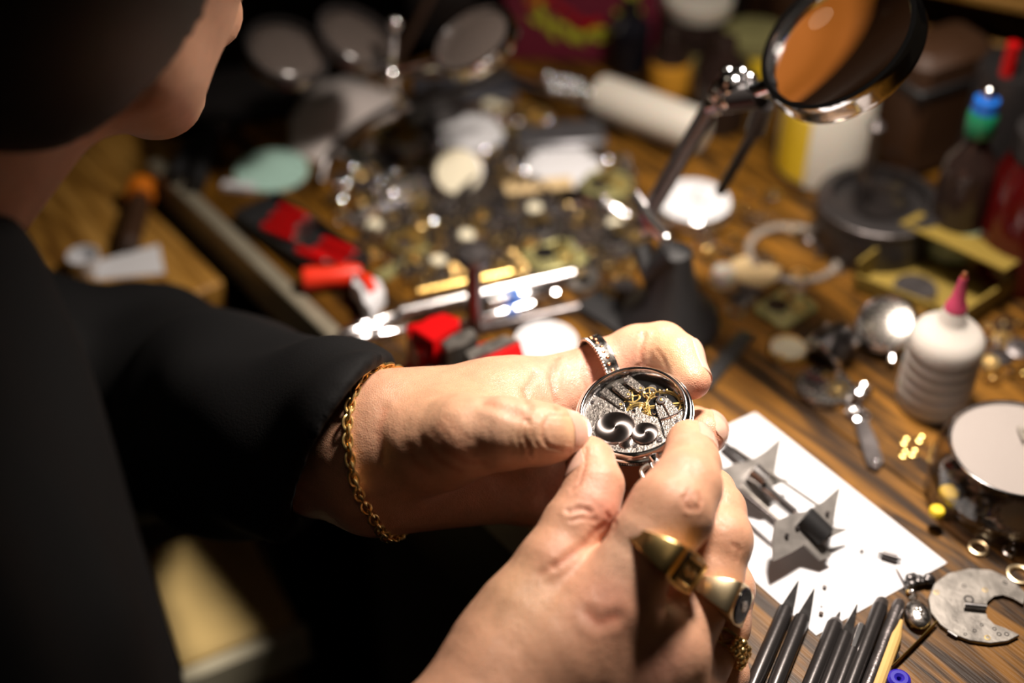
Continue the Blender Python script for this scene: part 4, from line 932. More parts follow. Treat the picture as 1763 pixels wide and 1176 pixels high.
# flat print: two serif letters partly in frame on the paper disc
def text(body, size, mat, parent, loc_, rot, ext=.0003, font=None):
    cu = bpy.data.curves.new('lettering', 'FONT'); cu.body = body; cu.size = size; cu.extrude = ext; cu.align_x = 'CENTER'; cu.align_y = 'CENTER'
    o = bpy.data.objects.new('lettering', cu); COL.objects.link(o); dg = bpy.context.evaluated_depsgraph_get(); me = bpy.data.meshes.new_from_object(o.evaluated_get(dg)); bpy.data.objects.remove(o)
    me.materials.clear(); me.materials.append(MAT[mat] if isinstance(mat, str) else mat); o = bpy.data.objects.new('lettering', me); COL.objects.link(o); o.parent = parent; o.location = loc_; o.rotation_euler = rot; return o
dsc = MB().at((.0015, .001, 0)).lathe([(.0001, cH-.0030), (cR*.84, cH-.0030), (cR*.85, cH-.0022), (.0001, cH-.0016)], 48).build('paper_disc', M('crumpled_paper', (.50, .49, .48), 0, .6, bump=.9, bscale=90), pc_)
MB().torus(cR*.86, .0006, 64, 8).build('lid_rim', 'chrome', pc_, loc=(0, 0, cH-.0008))
text('MR', .014, M('raised_grey_print', (.34, .31, .27), .3, .4), pc_, (.0115, .0075, cH+.0005), (0, 0, 0), .0006)
rr_ = random.Random(11)
def gearbit(r, n, h, mat, sp): m = MB(); m.gear(r, n, h, 0, .08, spokes=sp); return m
for i in range(34):
    a = rr_.uniform(0, 2*PI); q = cR*.84*math.sqrt(rr_.random()); z = .0026+rr_.uniform(0, .005); k = i % 5
    o = put('cased_watch_part', kx, ky, 0, 'small loose watch part inside the clear round case', 'watch part', 'loose parts in the clear round case')
    o.location = (pc_.location.x+q*math.cos(a), pc_.location.y+q*math.sin(a), TZ+z); o.rotation_euler = (rr_.uniform(-.5, .5), rr_.uniform(-.5, .5), rr_.uniform(0, 6))
    if k == 0: gearbit(rr_.uniform(.003, .006), 28, .0006, 'brass', 4).build('wheel', rr_.choice(['brass', 'steel', 'dbrass']), o)
    elif k == 1: MB().lathe([(.0008, 0), (.0008, .003), (.0018, .0032), (.0018, .0042), (.0001, .0044)], 12).build('screw', 'steel', o)
    elif k == 2: MB().torus(.0032, .0007, 20, 8).build('ring', 'steel', o)
    elif k == 3: MB().prism([(0, 0), (.006, .001), (.008, .004), (.004, .0045), (.001, .003)], 0, .0012, .0002).build('bridge', 'silver', o)
    else: MB().lathe([(.0001, 0), (.004, 0), (.0042, .0008), (.003, .0014), (.0001, .0015)], 20).build('barrel', 'dsteel', o)
for x, y, r, mt, lb in ((1632, 856, .0050, 'yellow', 'yellow plastic cap inside the clear round case, upper'), (1612, 884, .0036, 'yellow', 'yellow plastic cap inside the clear round case, lower')):
    o = put('yellow_button', x, y, 0, lb, 'cap', z=.009); MB().lathe([(.0001, r), (r*.8, r*.95), (r, r*.7), (r, 0), (r*.8, 0), (.0001, r*.2)], 20).build('cap', mt, o)
o = put('cased_watch', 1750, 905, 0, 'small silver watch lying in the front of the clear round case', 'watch', z=.003)
MB().lathe([(.0001, 0), (.011, 0), (.0125, .002), (.0125, .005), (.0112, .0062), (.0001, .0058)], 40).build('case', 'silver', o); MB().lathe([(.0001, .0060), (.0105, .0060), (.0001, .0068)], 40).build('dial', 'cream', o)
# oiler bottle with pink nozzle
ob = put('oiler_bottle', 1603, 690, 0, 'ribbed translucent white squeeze bottle with a pink nozzle', 'bottle')
pr = [(.0001, 0), (.0185, 0), (.0197, .0015), (.0200, .004)]
for i in range(5):
    z = .006+i*.0078; pr += [(.0199, z), (.0178, z+.0014), (.0178, z+.0024), (.0203, z+.0042), (.0203, z+.0060)]
pr += [(.0198, .0465), (.0185, .0500), (.0150, .0535), (.0095, .0570), (.0070, .0605), (.0064, .066), (.0058, .067), (.0001, .067)]
MB().lathe([(r, z) for r, z in pr], 64).build('body', 'bottle', ob, 50)
MB().lathe([(.0060, .0665), (.0056, .070), (.0040, .073), (.0026, .084), (.0020, .088), (.0001, .0882)], 28).build('nozzle', 'pink', ob)
MB().lathe([(.0019, .088), (.0012, .0915), (.0001, .0917)], 14).build('nozzle_tip', 'copper', ob)
ob.scale = (.93, .93, .93)
# black file strip and black rubber dome by the index finger
o, L = span('black_file', (1228, 648), (1286, 578), 'flat black file lying on the wood right of the left index finger', 'file')
MB().box(-.012, L, -.0042, .0042, 0, .0032, .0006).build('blade', 'black', o)
o = put('rubber_dust_blower', 1205, 568, 0, 'round black rubber dome at the foot of the magnifier stand', 'rubber dome'); MB().lathe([(.0001, 0), (.010, 0), (.011, .004), (.0095, .009), (.006, .012), (.0001, .013)], 32).build('dome', 'black', o)
# ------------------------------------------------------------------ magnifier on a jointed stand (right)
mg = put('stand_magnifier', 1150, 560, 0, 'chrome magnifying glass on a jointed black stand, its lens high at the upper right', 'magnifier')
mb_ = np.array([mg.location.x, mg.location.y, TZ])
def ml(px, py, d): return tuple(C(px, py, d)-mb_)
MB().lathe([(.0001, 0), (.026, 0), (.028, .003), (.027, .008), (.016, .020), (.011, .040), (.009, .052), (.0001, .054)], 40).build('base', 'black', mg)
MB().tube([tuple(np.array([0, 0, .050])), ml(1120, 470, .765), ml(1104, 425, .765)], [.010, .008, .006], 14).build('base_neck', 'black', mg)
LC = C(1450, 78, .665); ln = np.array(CR*-.60+CU*.44-CF*.66); ln /= np.linalg.norm(ln)
j1 = C(1106, 385, .765); j2 = C(1222, 186, .722); j3 = C(1330, 148, .680)
MB().tube([tuple(j1-mb_), tuple(j2-mb_)], .0048, 14).build('lower_arm', 'dsteel', mg)
MB().tube([tuple(j2-mb_), tuple(j3-mb_)], .0046, 14).build('upper_arm', 'chrome', mg)
c2 = C(1262, 150, .705)
kn = MB(); 
for i in range(9): a = i*2.4; kn.ball(.0046, tuple(c2-mb_+np.array([.0075*math.cos(a), .0070*math.sin(a), .0045*math.cos(a*1.7)])), 14, 9)
kn.ball(.009, tuple(c2-mb_), 18, 12); kn.build('wing_joint', 'chrome', mg)
MB().tube([tuple(C(1245, 175, .708)-mb_), tuple(C(1310, 165, .69)-mb_)], .0062, 16).build('joint_clamp', 'bmetal', mg)
for a, b, r, nm in (((1316, 178, .70), (1300, 225, .72), .0050, 'clip_arm'), ((1300, 225, .72), (1240, 330, .77), .0030, 'clip_rod')): MB().tube([ml(*a), ml(*b)], r, 12).build(nm, 'bmetal', mg)
lj = MB(); lj.tube([ml(1092, 335, .76), ml(1118, 378, .758), ml(1142, 405, .757)], [.0046, .0042, .0040], 14).build('lower_joint', 'chrome', mg)
m = MB(); m.ball(.0062, ml(1118, 392, .765), 16, 10); m.ball(.004, ml(1146, 412, .758), 12, 8); m.build('joint_ball', 'chrome', mg)
LM = basis(ln, CU)
le = bpy.data.objects.new('lens_frame', None)
R_ = .0365
q = LM.to_4x4(); q.translation = Vector(LC-mb_)
o = MB(); o.X = q; o.lathe([(R_, -.006), (R_+.0028, -.0062), (R_+.0034, -.003), (R_+.0026, 0), (R_+.0034, .003), (R_+.0028, .0062), (R_, .006), (R_-.0008, .0045), (R_-.0008, -.0045)], 96, close=True); o.build('lens_rim', 'chrome', mg, 30)
o = MB(); o.X = q; pr = [(R_*math.sin(a)/math.sin(.28)+.0001-.001*(abs(a)/.28), -(.0008+R_*(math.cos(a)-math.cos(.28))/math.sin(.28)*.45)) for a in [.28*i/16 for i in range(17)]]; pr = pr+[(r, -z) for r, z in pr[::-1]]; o.lathe(pr, 64).build('lens', 'lens', mg, 80)
# ------------------------------------------------------------------ second magnifier with double lenses (left, far)
mg2 = put('double_lens_magnifier', 750, 190, 0, 'double lens magnifier on a curved dark arm at the far left of the bench', 'magnifier')
mb2 = np.array([mg2.location.x, mg2.location.y, TZ]); ml2 = lambda px, py, d: tuple(C(px, py, d)-mb2)
MB().lathe([(.0001, 0), (.022, 0), (.023, .004), (.014, .010), (.006, .014), (.005, .02), (.0001, .021)], 32).build('base', 'bmetal', mg2)
MB().tube(spl([ml2(553, 312, .880), ml2(565, 268, .885), ml2(610, 225, .885), ml2(665, 190, .88), ml2(720, 170, .88), ml2(800, 150, .88), ml2(880, 120, .88)], 6), .0024, 10).build('curved_arm', 'bmetal', mg2)
MB().tube([(0, 0, .01), ml2(690, 180, .90)], .004, 10).build('post', 'bmetal', mg2)
MAT['grey_lens'] = M('grey_tinted_lens', (.22, .18, .16), 0, .18, Transmission_Weight=.55)  # grey tint put into the glass in place of its reflections
def lens2(px, py, d, R, nv, name, tint, rim):
    n = CR*nv[0]+CU*nv[1]-CF*nv[2]; X = basis(n, CU).to_4x4(); X.translation = Vector(C(px, py, d)-mb2)
    o = MB(); o.X = X; o.lathe([(R, -.004), (R+.0025, -.004), (R+.003, 0), (R+.0025, .004), (R, .004)], 64, close=True); o = o.build(name+'_rim', rim, mg2, 40)
    g = MB(); g.X = X; g.lathe([(.0001, -.003), (R*.6, -.0022), (R-.0005, -.0006), (R-.0005, .0006), (R*.6, .0022), (.0001, .003)], 48).build(name, tint, mg2, 80)
lens2(818, 72, .83, .0245, (-.45, .55, .70), 'lens', 'grey_lens', 'chrome')
lens2(612, 68, .86, .0235, (.45, .55, .65), 'lens', 'grey_lens', 'dsteel')
lens2(492, 92, .84, .0230, (.35, .50, .75), 'lens', 'grey_lens', 'bmetal')
m = MB(); m.ball(.0065, ml2(672, 130, .86), 16, 10); m.ball(.004, ml2(695, 182, .88), 14, 9); m.tube([ml2(672, 130, .86), ml2(752, 110, .84)], .003, 8); m.tube([ml2(672, 130, .86), ml2(640, 100, .855)], .003, 8); m.tube([ml2(672, 130, .86), ml2(695, 182, .88)], .003, 8)
m.tube([ml2(672, 130, .86), ml2(680, 40, .84)], .0022, 8); m.ball(.0042, ml2(680, 40, .84), 12, 8)
m.build('ball_joint', 'chrome', mg2)
o = empty('wooden_handle_probe', T(650, 172), label='thin brown wooden stick rising behind the double lens magnifier', cat='stick')
P = C(762, -45, .95)-T(650, 172); MB().tube([(0, 0, .002), tuple(P*.6), tuple(P)], [.0022, .0026, .0032], 10).build('stick', 'brown', o)
# ------------------------------------------------------------------ generic makers
def disc(name, px, py, r, mat, rim, label, cat='watch dial', z=0., tilt=None, h=.0022, group=None, hands=False):
    o = put(name, px, py, random.uniform(0, 6), label, cat, group, z)
    if tilt: o.rotation_euler = tilt; o.location.z += r*max(abs(math.sin(tilt[0])), abs(math.sin(tilt[1])))
    if rim: MB().lathe([(r*.93, 0), (r, .0003), (r*1.03, h*.6), (r*1.0, h*1.15), (r*.93, h*1.2)], 48, close=True).build('rim', rim, o, 40)
    d = MB().lathe([(.0001, 0), (r*.95, 0), (r*.95, h*.9), (.0001, h)], 48).build('face', mat, o)
    m = MB()
    for i in range(12):
        a = PI*i/6; m.at((r*.76*math.cos(a), r*.76*math.sin(a), h*.93), (0, 0, a)); m.box(-r*.07, r*.07, -r*.012, r*.012, 0, .0002)
    m.build('hour_marks', 'dsteel', o); return o
def bar(name, pa, pb, w, h, mat, label, cat, z=0., taper=1., extra=None, group=None, rnd=False):
    o, L = span(name, pa, pb, label, cat, group, z)
    if rnd: MB().at((0, 0, h), RX).lathe([(w*.3, 0), (w*.5, .002), (w*.5, L*.6), (w*.5*taper, L*.65), (w*.5*taper, L-.002), (w*.25*taper, L)], 18).build('shaft', mat, o)
    else: MB().loft([[(0, -w/2, 0), (0, w/2, 0), (0, w/2, h), (0, -w/2, h)], [(L, -w/2*taper, 0), (L, w/2*taper, 0), (L, w/2*taper, h), (L, -w/2*taper, h)]]).build('blade', mat, o)
    if extra: extra(o, L)
    return o
def movement(px, py, r, mat, label, rz=0., square=False, z=0., group=None, name='watch_movement'):
    o = put(name, px, py, rz, label, 'watch movement', group, z); h = r*.28
    if square: MB().box(-r, r, -r*.8, r*.8, 0, h, r*.18).build('plate', mat, o)
    else: MB().lathe([(.0001, 0), (r*.96, 0), (r, h*.3), (r, h*.8), (r*.95, h), (.0001, h)], 40).build('plate', mat, o)
    MB().at((-r*.3, r*.2, h)).gear(r*.42, 36, h*.25, 0, .06).build('ratchet_wheel', 'steel', o)
    MB().at((r*.42, r*.32, h)).gear(r*.25, 24, h*.2, 0, .06).build('crown_wheel', 'brass', o)
    MB().at((r*.25, -r*.4, h)).gear(r*.38, 30, h*.2, 0, .06, spokes=4).build('balance_wheel', 'brass', o)
    for i in range(4): a = .6+i*1.57; MB().at((r*.8*math.cos(a), r*(.62 if square else .8)*math.sin(a), h)).lathe([(r*.07, 0), (r*.06, h*.2), (.0001, h*.22)], 10).build('screw', 'chrome', o)
    return o
# ------------------------------------------------------------------ dials, watches
disc('watch_glass', 468, 296, .0245, 'teal', None, 'pale mint green oval cover lying at the bench\'s far left corner', 'watch cover')
o = disc('pocket_watch_dial', 790, 320, .0152, 'cream', 'steel', 'round cream dial propped up facing the camera behind the tweezers', tilt=(.75, 0, 0))
disc('white_dial', 970, 292, .0250, 'white', None, 'white enamel dial lying far back beside the frosted tube')
disc('white_dial', 812, 232, .0225, 'white', None, 'white enamel dial lying behind the propped cream dial')
disc('white_dial', 940, 592, .0180, 'white', None, 'white dial half hidden behind the left hand beside the red vise')
o = put('open_pocket_watch', 1192, 372, 0, 'white dialled pocket watch in a chrome case behind the magnifier arm', 'pocket watch')
MB().lathe([(.0001, 0), (.016, 0), (.0235, .004), (.0245, .008), (.0235, .0115), (.0222, .012), (.0220, .0105), (.0001, .0105)], 64).build('case', 'chrome', o, 60)
MB().lathe([(.0001, .0102), (.0219, .0102), (.0219, .0112), (.0001, .0114)], 64).build('dial', 'white', o)
MB().at((.004, -.026, .007), (PI/2, 0, 0)).lathe([(.002, 0), (.0035, .001), (.0035, .005), (.002, .006)], 20).build('crown', 'chrome', o); MB().at((.004, -.034, .007)).torus(.006, .001, 24, 8).build('bow', 'chrome', o)
m = MB()
for i in range(12): a = PI*i/6; m.at((.017*math.cos(a), .017*math.sin(a), .0113), (0, 0, a)); m.box(-.0015, .0015, -.0003, .0003, 0, .0002)
m.build('hour_marks', 'dsteel', o); MB().at((0, 0, .0118), (0, 0, -.5)).box(-.002, .011, -.0005, .0005, 0, .0003).build('hand', 'dsteel', o); MB().at((0, 0, .0121), (0, 0, 1.2)).box(-.002, .015, -.0004, .0004, 0, .0003).build('hand', 'dsteel', o)
# ------------------------------------------------------------------ hand tools, left and middle
# black case of small red-handled screwdrivers
tr_, L = span('screwdriver_tray', (450, 372), (602, 478), 'low black tray holding red screwdrivers along the bench\'s left edge', 'tray')
MB().box(-.004, L, -.016, .016, 0, .003, .0006).build('base', 'black', tr_)
for y in (-.016, .0148): MB().box(-.004, L, y, y+.0012, .003, .009).build('side', 'black', tr_)
for x in (-.004, L-.0012): MB().box(x, x+.0012, -.0148, .0148, .003, .009).build('end', 'black', tr_)
rb4 = Matrix.Rotation(tr_.rotation_euler[2], 4, 'Z')
for i, (u, v, ln_, rdl) in enumerate(((.008, .008, .022, 1), (.012, -.001, .020, 1), (.016, -.010, .024, 0), (L*.62, .006, .024, 1), (L*.66, -.003, .024, 1), (L*.58, -.010, .020, 1))):
    p = rb4 @ Vector((u, v, .0062)); o = empty('red_screwdriver', np.array(tr_.location)+np.array(p), tr_.rotation_euler[2]+.25, label='red handled screwdriver in the black tray, '+('bench-side one at the far end', 'middle one at the far end', 'longest one at the far end', 'bench-side one behind the orange-red tool', 'middle one behind the orange-red tool', 'edge-side one behind the orange-red tool')[i], cat='screwdriver', group='red screwdrivers in the tray')
    MB().at(rot=RX).lathe([(.0018, 0), (.003, .001), (.003, ln_*.8), (.002, ln_)], 12).build('handle', 'red', o); MB().at(rot=RX).lathe([(.0010, ln_), (.0010, ln_+.010), (.0004, ln_+.012)], 8).build('blade', 'steel', o)
o, L = span('red_crimping_tool', (520, 500), (612, 492), 'bright orange-red handled tool with a white head by the black tray', 'hand tool', z=.004)
MB().at((0, 0, .004), RX).lathe([(.004, 0), (.0066, .002), (.0068, .008), (.0060, L*.5), (.0066, L), (.005, L+.004)], 24).build('handle', 'redpl', o)
q = [loc(o, x, y, .006) for x, y in ((612, 485), (632, 492), (655, 500), (664, 520), (648, 540), (640, 556), (628, 545), (618, 520), (606, 508))]
MB().prism(q, .001, .011, .0015).build('head', 'white', o)
q = [loc(o, x, y, .012) for x, y in ((612, 480), (640, 486), (650, 506), (636, 512), (628, 500))]; MB().prism(q, .0105, .014, .001).build('head_cap', 'redpl', o)
def knurl(o, L): MB().at((0, 0, .0035), RX).lathe([(.0040, L*.08), (.0042, L*.10), (.0042, L*.36), (.0036, L*.40)], 24).build('grip', 'steel', o)
for a, b, w, mt, lb in (((580, 588), (700, 556), .0062, 'chrome', 'polished steel pin vise, farthest of the bright rods by the red vise'), ((588, 598), (712, 572), .0058, 'chrome', 'polished steel pin vise, nearest of the bright rods by the red vise'), ((600, 578), (716, 536), .0052, 'steel', 'satin steel rod lying behind the two bright pin vises')):
    bar('pin_vise', a, b, w, w*.55, mt, lb, 'pin vise', rnd=True, taper=.8, extra=knurl)
# tweezers
def tweezer(pa, pb, label, mat='chrome', w=.009):
    o, L = span('tweezers', pa, pb, label, 'tweezers')
    for s in (-1, 1):
        MB().tube([(0, 0, .003+s*.0010), (L*.12, 0, .0038+s*.0016), (L*.35, 0, .0048+s*.0024), (L*.72, 0, .0042+s*.0018), (L*.93, 0, .003+s*.0006), (L, 0, .0028)], [w*.3, w*.45, w*.5, w*.34, .0010, .0004], 12, flat=(.35, 1) if False else (1, .3)).build('arm', mat, o)
    return o
tweezer((735, 340), (585, 392), 'bright tweezers lying beyond the red screwdrivers'); tweezer((580, 262), (690, 318), 'tweezers lying under the curved magnifier arm', 'steel')
tweezer((745, 322), (655, 338), 'small dull tweezers behind the brightest tweezers', 'steel', .007); tweezer((960, 350), (1080, 378), 'tweezers pointing to the magnifier\'s lower joint', 'chrome', .010)
tweezer((880, 262), (740, 392), 'long dark steel tweezers crossing the middle of the parts pile', 'dsteel', .012)
bar('steel_strip', (660, 300), (740, 312), .010, .002, 'steel', 'short steel strip lying left of the propped cream dial', 'strip')
bar('steel_strip', (640, 345), (720, 322), .008, .002, 'steel', 'steel strip between the two smaller tweezers', 'strip')
bar('brass_ruler', (742, 430), (652, 482), .009, .002, 'olive', 'olive brass strip slanting towards the red-handled tool', 'ruler')
bar('wooden_ruler', (870, 330), (985, 318), .012, .0025, 'tan', 'short wooden ruler lying in front of the far white dial', 'ruler')
bar('white_tag', (385, 322), (440, 328), .006, .003, 'white', 'small white tag in front of the mint green cover', 'tag')
bar('dark_rod', (820, 575), (1000, 535), .006, .003, 'dsteel', 'dark steel rod lying behind the red vise towards the stand base', 'rod', rnd=True)
bar('black_strap', (1010, 520), (1090, 570), .020, .004, 'black', 'black leather strap piece left of the magnifier base', 'strap')
# threaded bars
def threaded(name, pa, pb, r, mat, label):
    o, L = span(name, pa, pb, label, 'threaded rod'); pr = []; n = int(L/.0014)
    for i in range(n): x = L*i/n; pr += [(r, x), (r*1.0, x+.0005), (r*.82, x+.0007), (r*.82, x+.0012)]
    MB().at((0, 0, r), RX).lathe(pr, 20).build('thread', mat, o); return o
threaded('threaded_spindle', (690, 552), (985, 486), .0055, 'steel', 'long grey threaded spindle lying just behind the red vise')
threaded('threaded_spindle', (720, 512), (880, 478), .0035, 'brass', 'thin brass threaded spindle lying above the grey one')
o, L = span('mechanical_pencil', (836, 545), (940, 522), 'silver and blue pen-like tool lying right of the vise post', 'pen tool', z=.006)
MB().at((0, 0, .0035), RX).lathe([(.002, 0), (.0045, .002), (.0048, L*.35)], 20).build('barrel', 'chrome', o); MB().at((0, 0, .0035), RX).lathe([(.0050, L*.35), (.0054, L*.38), (.0054, L*.52), (.0050, L*.56)], 20).build('blue_collar', 'blue', o); MB().at((0, 0, .0035), RX).lathe([(.0045, L*.56), (.0045, L*.9), (.0030, L), (.0001, L)], 20).build('tail', 'chrome', o)
o, L = span('blue_handled_probe', (815, 566), (915, 540), 'chrome probe with a blue band in front of the silver and blue tool', 'probe', z=.003)
MB().at((0, 0, .003), RX).lathe([(.001, -.01), (.0032, 0), (.0034, L*.55)], 16).build('shaft', 'chrome', o); MB().at((0, 0, .003), RX).lathe([(.0038, L*.55), (.0038, L*.72)], 16).build('blue_band', 'blue', o); MB().at((0, 0, .003), RX).lathe([(.0033, L*.72), (.0033, L), (.0001, L+.001)], 16).build('tail', 'chrome', o)
# red bench vise
vz = put('bench_vise', 800, 640, 0, 'small red bench vise with grey steel jaws, just beyond the left hand', 'vise')
va = T(735, 600, .03); vb = T(905, 560, .03); vd = vb-va; vz.rotation_euler[2] = math.atan2(vd[1], vd[0])
def vl(px, py, z): return loc(vz, px, py, z)
MB().box(-.030, .030, -.013, .013, 0, .006, .001).build('base_plate', 'red', vz)
MB().box(-.028, -.006, -.012, .012, .006, .032, .0015).build('fixed_body', 'red', vz)
q = [vl(x, y, .040) for x, y in ((708, 566), (736, 546), (764, 538), (792, 548), (790, 560), (768, 574), (746, 590))]
MB().prism(q, .014, .0405, .001).build('fixed_jaw_block', 'red', vz)
q = [vl(x, y, .0395) for x, y in ((758, 588), (776, 574), (812, 562), (822, 574), (800, 592), (770, 602))]
MB().prism(q, .018, .0392, .001).build('jaw', 'gsteel', vz)
q = [vl(x, y, .0385) for x, y in ((798, 606), (870, 576), (896, 584), (810, 622))]
MB().prism(q, .020, .0385, .0008).build('jaw', 'gsteel', vz)
q = [vl(x, y, .0375) for x, y in ((812, 624), (896, 586), (902, 608), (860, 640), (826, 648))]
MB().prism(q, .010, .037, .001).build('moving_jaw_block', 'red', vz)
q = vl(775, 640, .02); MB().at((q[0]-.012, q[1], .018), RX).lathe([(.007, 0), (.007, .05)], 24).build('spindle', 'bmetal', vz)
o = put('peg_post', 818, 572, 0, 'dark steel peg with a flared top standing behind the red vise', 'peg')
MB().lathe([(.0048, 0), (.0045, .002), (.0040, .040), (.0040, .046), (.0085, .050), (.0095, .053), (.0080, .056), (.0001, .057)], 24).build('post', 'dsteel', o)
o = put('pink_pearl', 806, 458, 0, 'pale pink ball lying behind the steel peg', 'ball'); MB().at((0, 0, .0062)).ball(.0062, n=24, m=16).build('ball', 'lpink', o)
# gold bead chain across the middle
gb = put('brass_bead_chain', 780, 490, 0, 'brass bead chain curling behind the steel peg', 'chain')
P = [loc(gb, *p) for p in ((722, 508), (745, 498), (768, 496), (782, 480), (776, 462), (800, 472), (830, 486), (872, 492), (905, 470), (880, 440))]
for i, p in enumerate(spl([(x, y, .0022) for x, y in P], 5)):
    if i == 0: b0 = MB().ball(.0021, n=12, m=8).build('bead', 'gold', gb); b0.location = p
    else: b = b0.copy(); COL.objects.link(b); b.location = p
# ------------------------------------------------------------------ movements and cases among the parts
movement(955, 448, .0165, 'olive', 'squarish olive brass movement plate in the middle of the parts', .5, True)
movement(1072, 418, .0150, 'silver', 'round silver movement left of the magnifier\'s black neck', 1.1)
movement(930, 392, .0125, 'oxsilver', 'dull silver movement between cream buttons and tweezers', 2.2)
movement(872, 360, .0115, 'dsteel', 'small dark movement with a pale centre behind the brass wheels', .3)
movement(1045, 325, .0160, 'olive', 'greenish movement plate right of the far white dial', .9)
movement(700, 420, .0120, 'dbrass', 'dull brass movement between tweezers and brass strip', 1.9)
movement(680, 235, .0150, 'dbrass', 'dull gold movement in the shade under the curved arm', 1.0)
movement(905, 215, .0180, 'dbrass', 'dark gold movement behind the second white dial', .4)
movement(1352, 535, .0150, 'olive', 'tarnished green square movement lying between black file and cardboard box', .7, True)
movement(1418, 672, .0150, 'silver', 'silver watch movement with bright rim left of the ribbed bottle', .4)
movement(1000, 485, .0105, 'gsteel', 'grey movement near the right end of the threaded spindle', 2.6)
# loupe, small black instrument and cream disc
o = put('eye_loupe', 1432, 618, .6, 'black eye loupe lying against the silver movement', 'loupe')
MB().at((0, 0, .010), (0, 1.15, 0)).lathe([(.0085, -.010), (.0115, -.009), (.0120, -.004), (.0105, .002), (.0085, .006), (.0085, .010), (.0070, .011)], 32).build('barrel', 'bmetal', o); MB().at((0, 0, .010), (0, 1.15, 0)).lathe([(.0118, -.0092), (.0122, -.0085), (.0122, -.007)], 32).build('rim', 'chrome', o)
m = MB(); 
for i in range(5): a = i*1.3; m.ball(.0024, (.011*math.cos(a), .010*math.sin(a), .012+.003*math.sin(i*2)), 12, 8)
m.build('screw_heads', 'steel', o)
disc('cream_dial', 1356, 606, .0105, 'cream', 'brass', 'small cream dial with a brass rim left of the black eye loupe', h=.003)
o = put('brass_stud', 1343, 622, 0, 'tiny brass stud touching the small cream dial', 'stud'); MB().at((0, 0, .002)).ball(.0024, n=12, m=8).build('stud', 'brass', o)
# round bright watch leaning in the cardboard box
bx = put('cardboard_box', 1608, 510, 0, 'open olive brown cardboard box right of the leaning watch', 'box')
P = [loc(bx, *p) for p in ((1470, 500), (1570, 425), (1745, 505), (1650, 570))]
MB().prism(P, 0, .0025).build('bottom', 'card', bx)
for i in range(4):
    a, b = np.array(P[i]), np.array(P[(i+1) % 4]); d = (b-a)/np.linalg.norm(b-a); n = np.array([-d[1], d[0]])*.0016
    h = (.020, .024, .016, .012)[i]; MB().prism([tuple(a), tuple(b), tuple(b+n), tuple(a+n)], .0026, h).build('side', 'card', bx)
f0, f1 = np.array(P[1]), np.array(P[2]); d = (f1-f0); n = np.array([-d[1], d[0]]); n = n/np.linalg.norm(n)
MB().loft([[(*f0, .0240), (*f1, .0240), (*(f1-n*0.0), .0252), (*(f0-n*0.0), .0252)], [(*(f0+n*-.025), .030), (*(f1+n*-.025), .030), (*(f1+n*-.025), .0312), (*(f0+n*-.025), .0312)]]).build('flap', 'card', bx)
o = empty('leaning_watch', T(1528, 562, .012), mat3=basis(CR*-.35+CU*.45-CF*.85, CR), label='bright round silver watch leaning tilted at the left end of the cardboard box', cat='watch')
MB().lathe([(.0001, -.003), (.013, -.003), (.0165, 0), (.0170, .003), (.0160, .0055), (.0150, .006), (.0148, .005), (.0001, .0048)], 56).build('case', 'chrome', o, 60); MB().lathe([(.0001, .0045), (.0146, .0045), (.0130, .0054), (.0001, .0058)], 56).build('dial', 'silver', o, 60)
MB().at((.0, -.0185, .001), (PI/2, 0, 0)).lathe([(.002, 0), (.003, .001), (.003, .004), (.0001, .0045)], 16).build('crown', 'chrome', o)
bar('brass_plate', (1568, 545), (1612, 536), .011, .003, 'brass', 'small bright brass plate behind the leaning watch', 'plate', z=.003)
disc('dark_crystal_ring', 1575, 500, .012, 'dsteel', 'dsteel', 'dark round bezel behind the leaning watch in the box', 'bezel', z=.003)
# watch fob link strip
o = put('watch_fob', 1478, 712, 0, 'chrome linked watch fob ending in a dark oblong tag', 'watch fob')
P = [loc(o, *p) for p in ((1482, 675), (1474, 690), (1468, 702), (1470, 714), (1480, 722))]
for i, p in enumerate(P): MB().at((p[0], p[1], .0022), (0, .3*(i % 2), i*.8)).torus(.0032, .0011, 20, 8, sx=1.3).build('link', 'chrome', o)
q = [loc(o, x, y, .003) for x, y in ((1470, 722), (1490, 716), (1512, 760), (1522, 795), (1510, 808), (1494, 800), (1482, 765))]
MB().prism(q[::-1], .0006, .0030, .0006).build('tag', 'dsteel', o)
q = loc(o, 1508, 796, .003); MB().at((q[0], q[1], .0032)).ball(.0016, n=12, m=8).build('tag_stud', 'chrome', o)
# pieces around the clear bezel
o = put('clear_crystal_ring', 1365, 440, 0, 'large thin clear plastic bezel ring lying beside the pale card pieces', 'bezel'); MB().at((0, 0, .002)).torus(.0260, .0024, 64, 10, sz=.7).build('ring', 'milky', o)
o = put('pale_card_scrap', 1300, 470, 0, 'curved tan leather scrap lying on the clear bezel\'s left side', 'scrap')
q = [loc(o, x, y, .004) for x, y in ((1242, 470), (1260, 448), (1285, 440), (1300, 462), (1318, 455), (1345, 462), (1335, 480), (1310, 492), (1288, 490), (1270, 480))]
MB().prism(q[::-1], .0004, .005, .001).build('scrap', 'tan', o)
o = put('white_plastic_cap', 1243, 486, 0, 'small milky white cap at the left end of the tan scrap', 'cap'); MB().lathe([(.0001, .010), (.0055, .0095), (.0065, .008), (.0068, 0), (.0001, 0)], 24).build('cap', 'ivory', o)
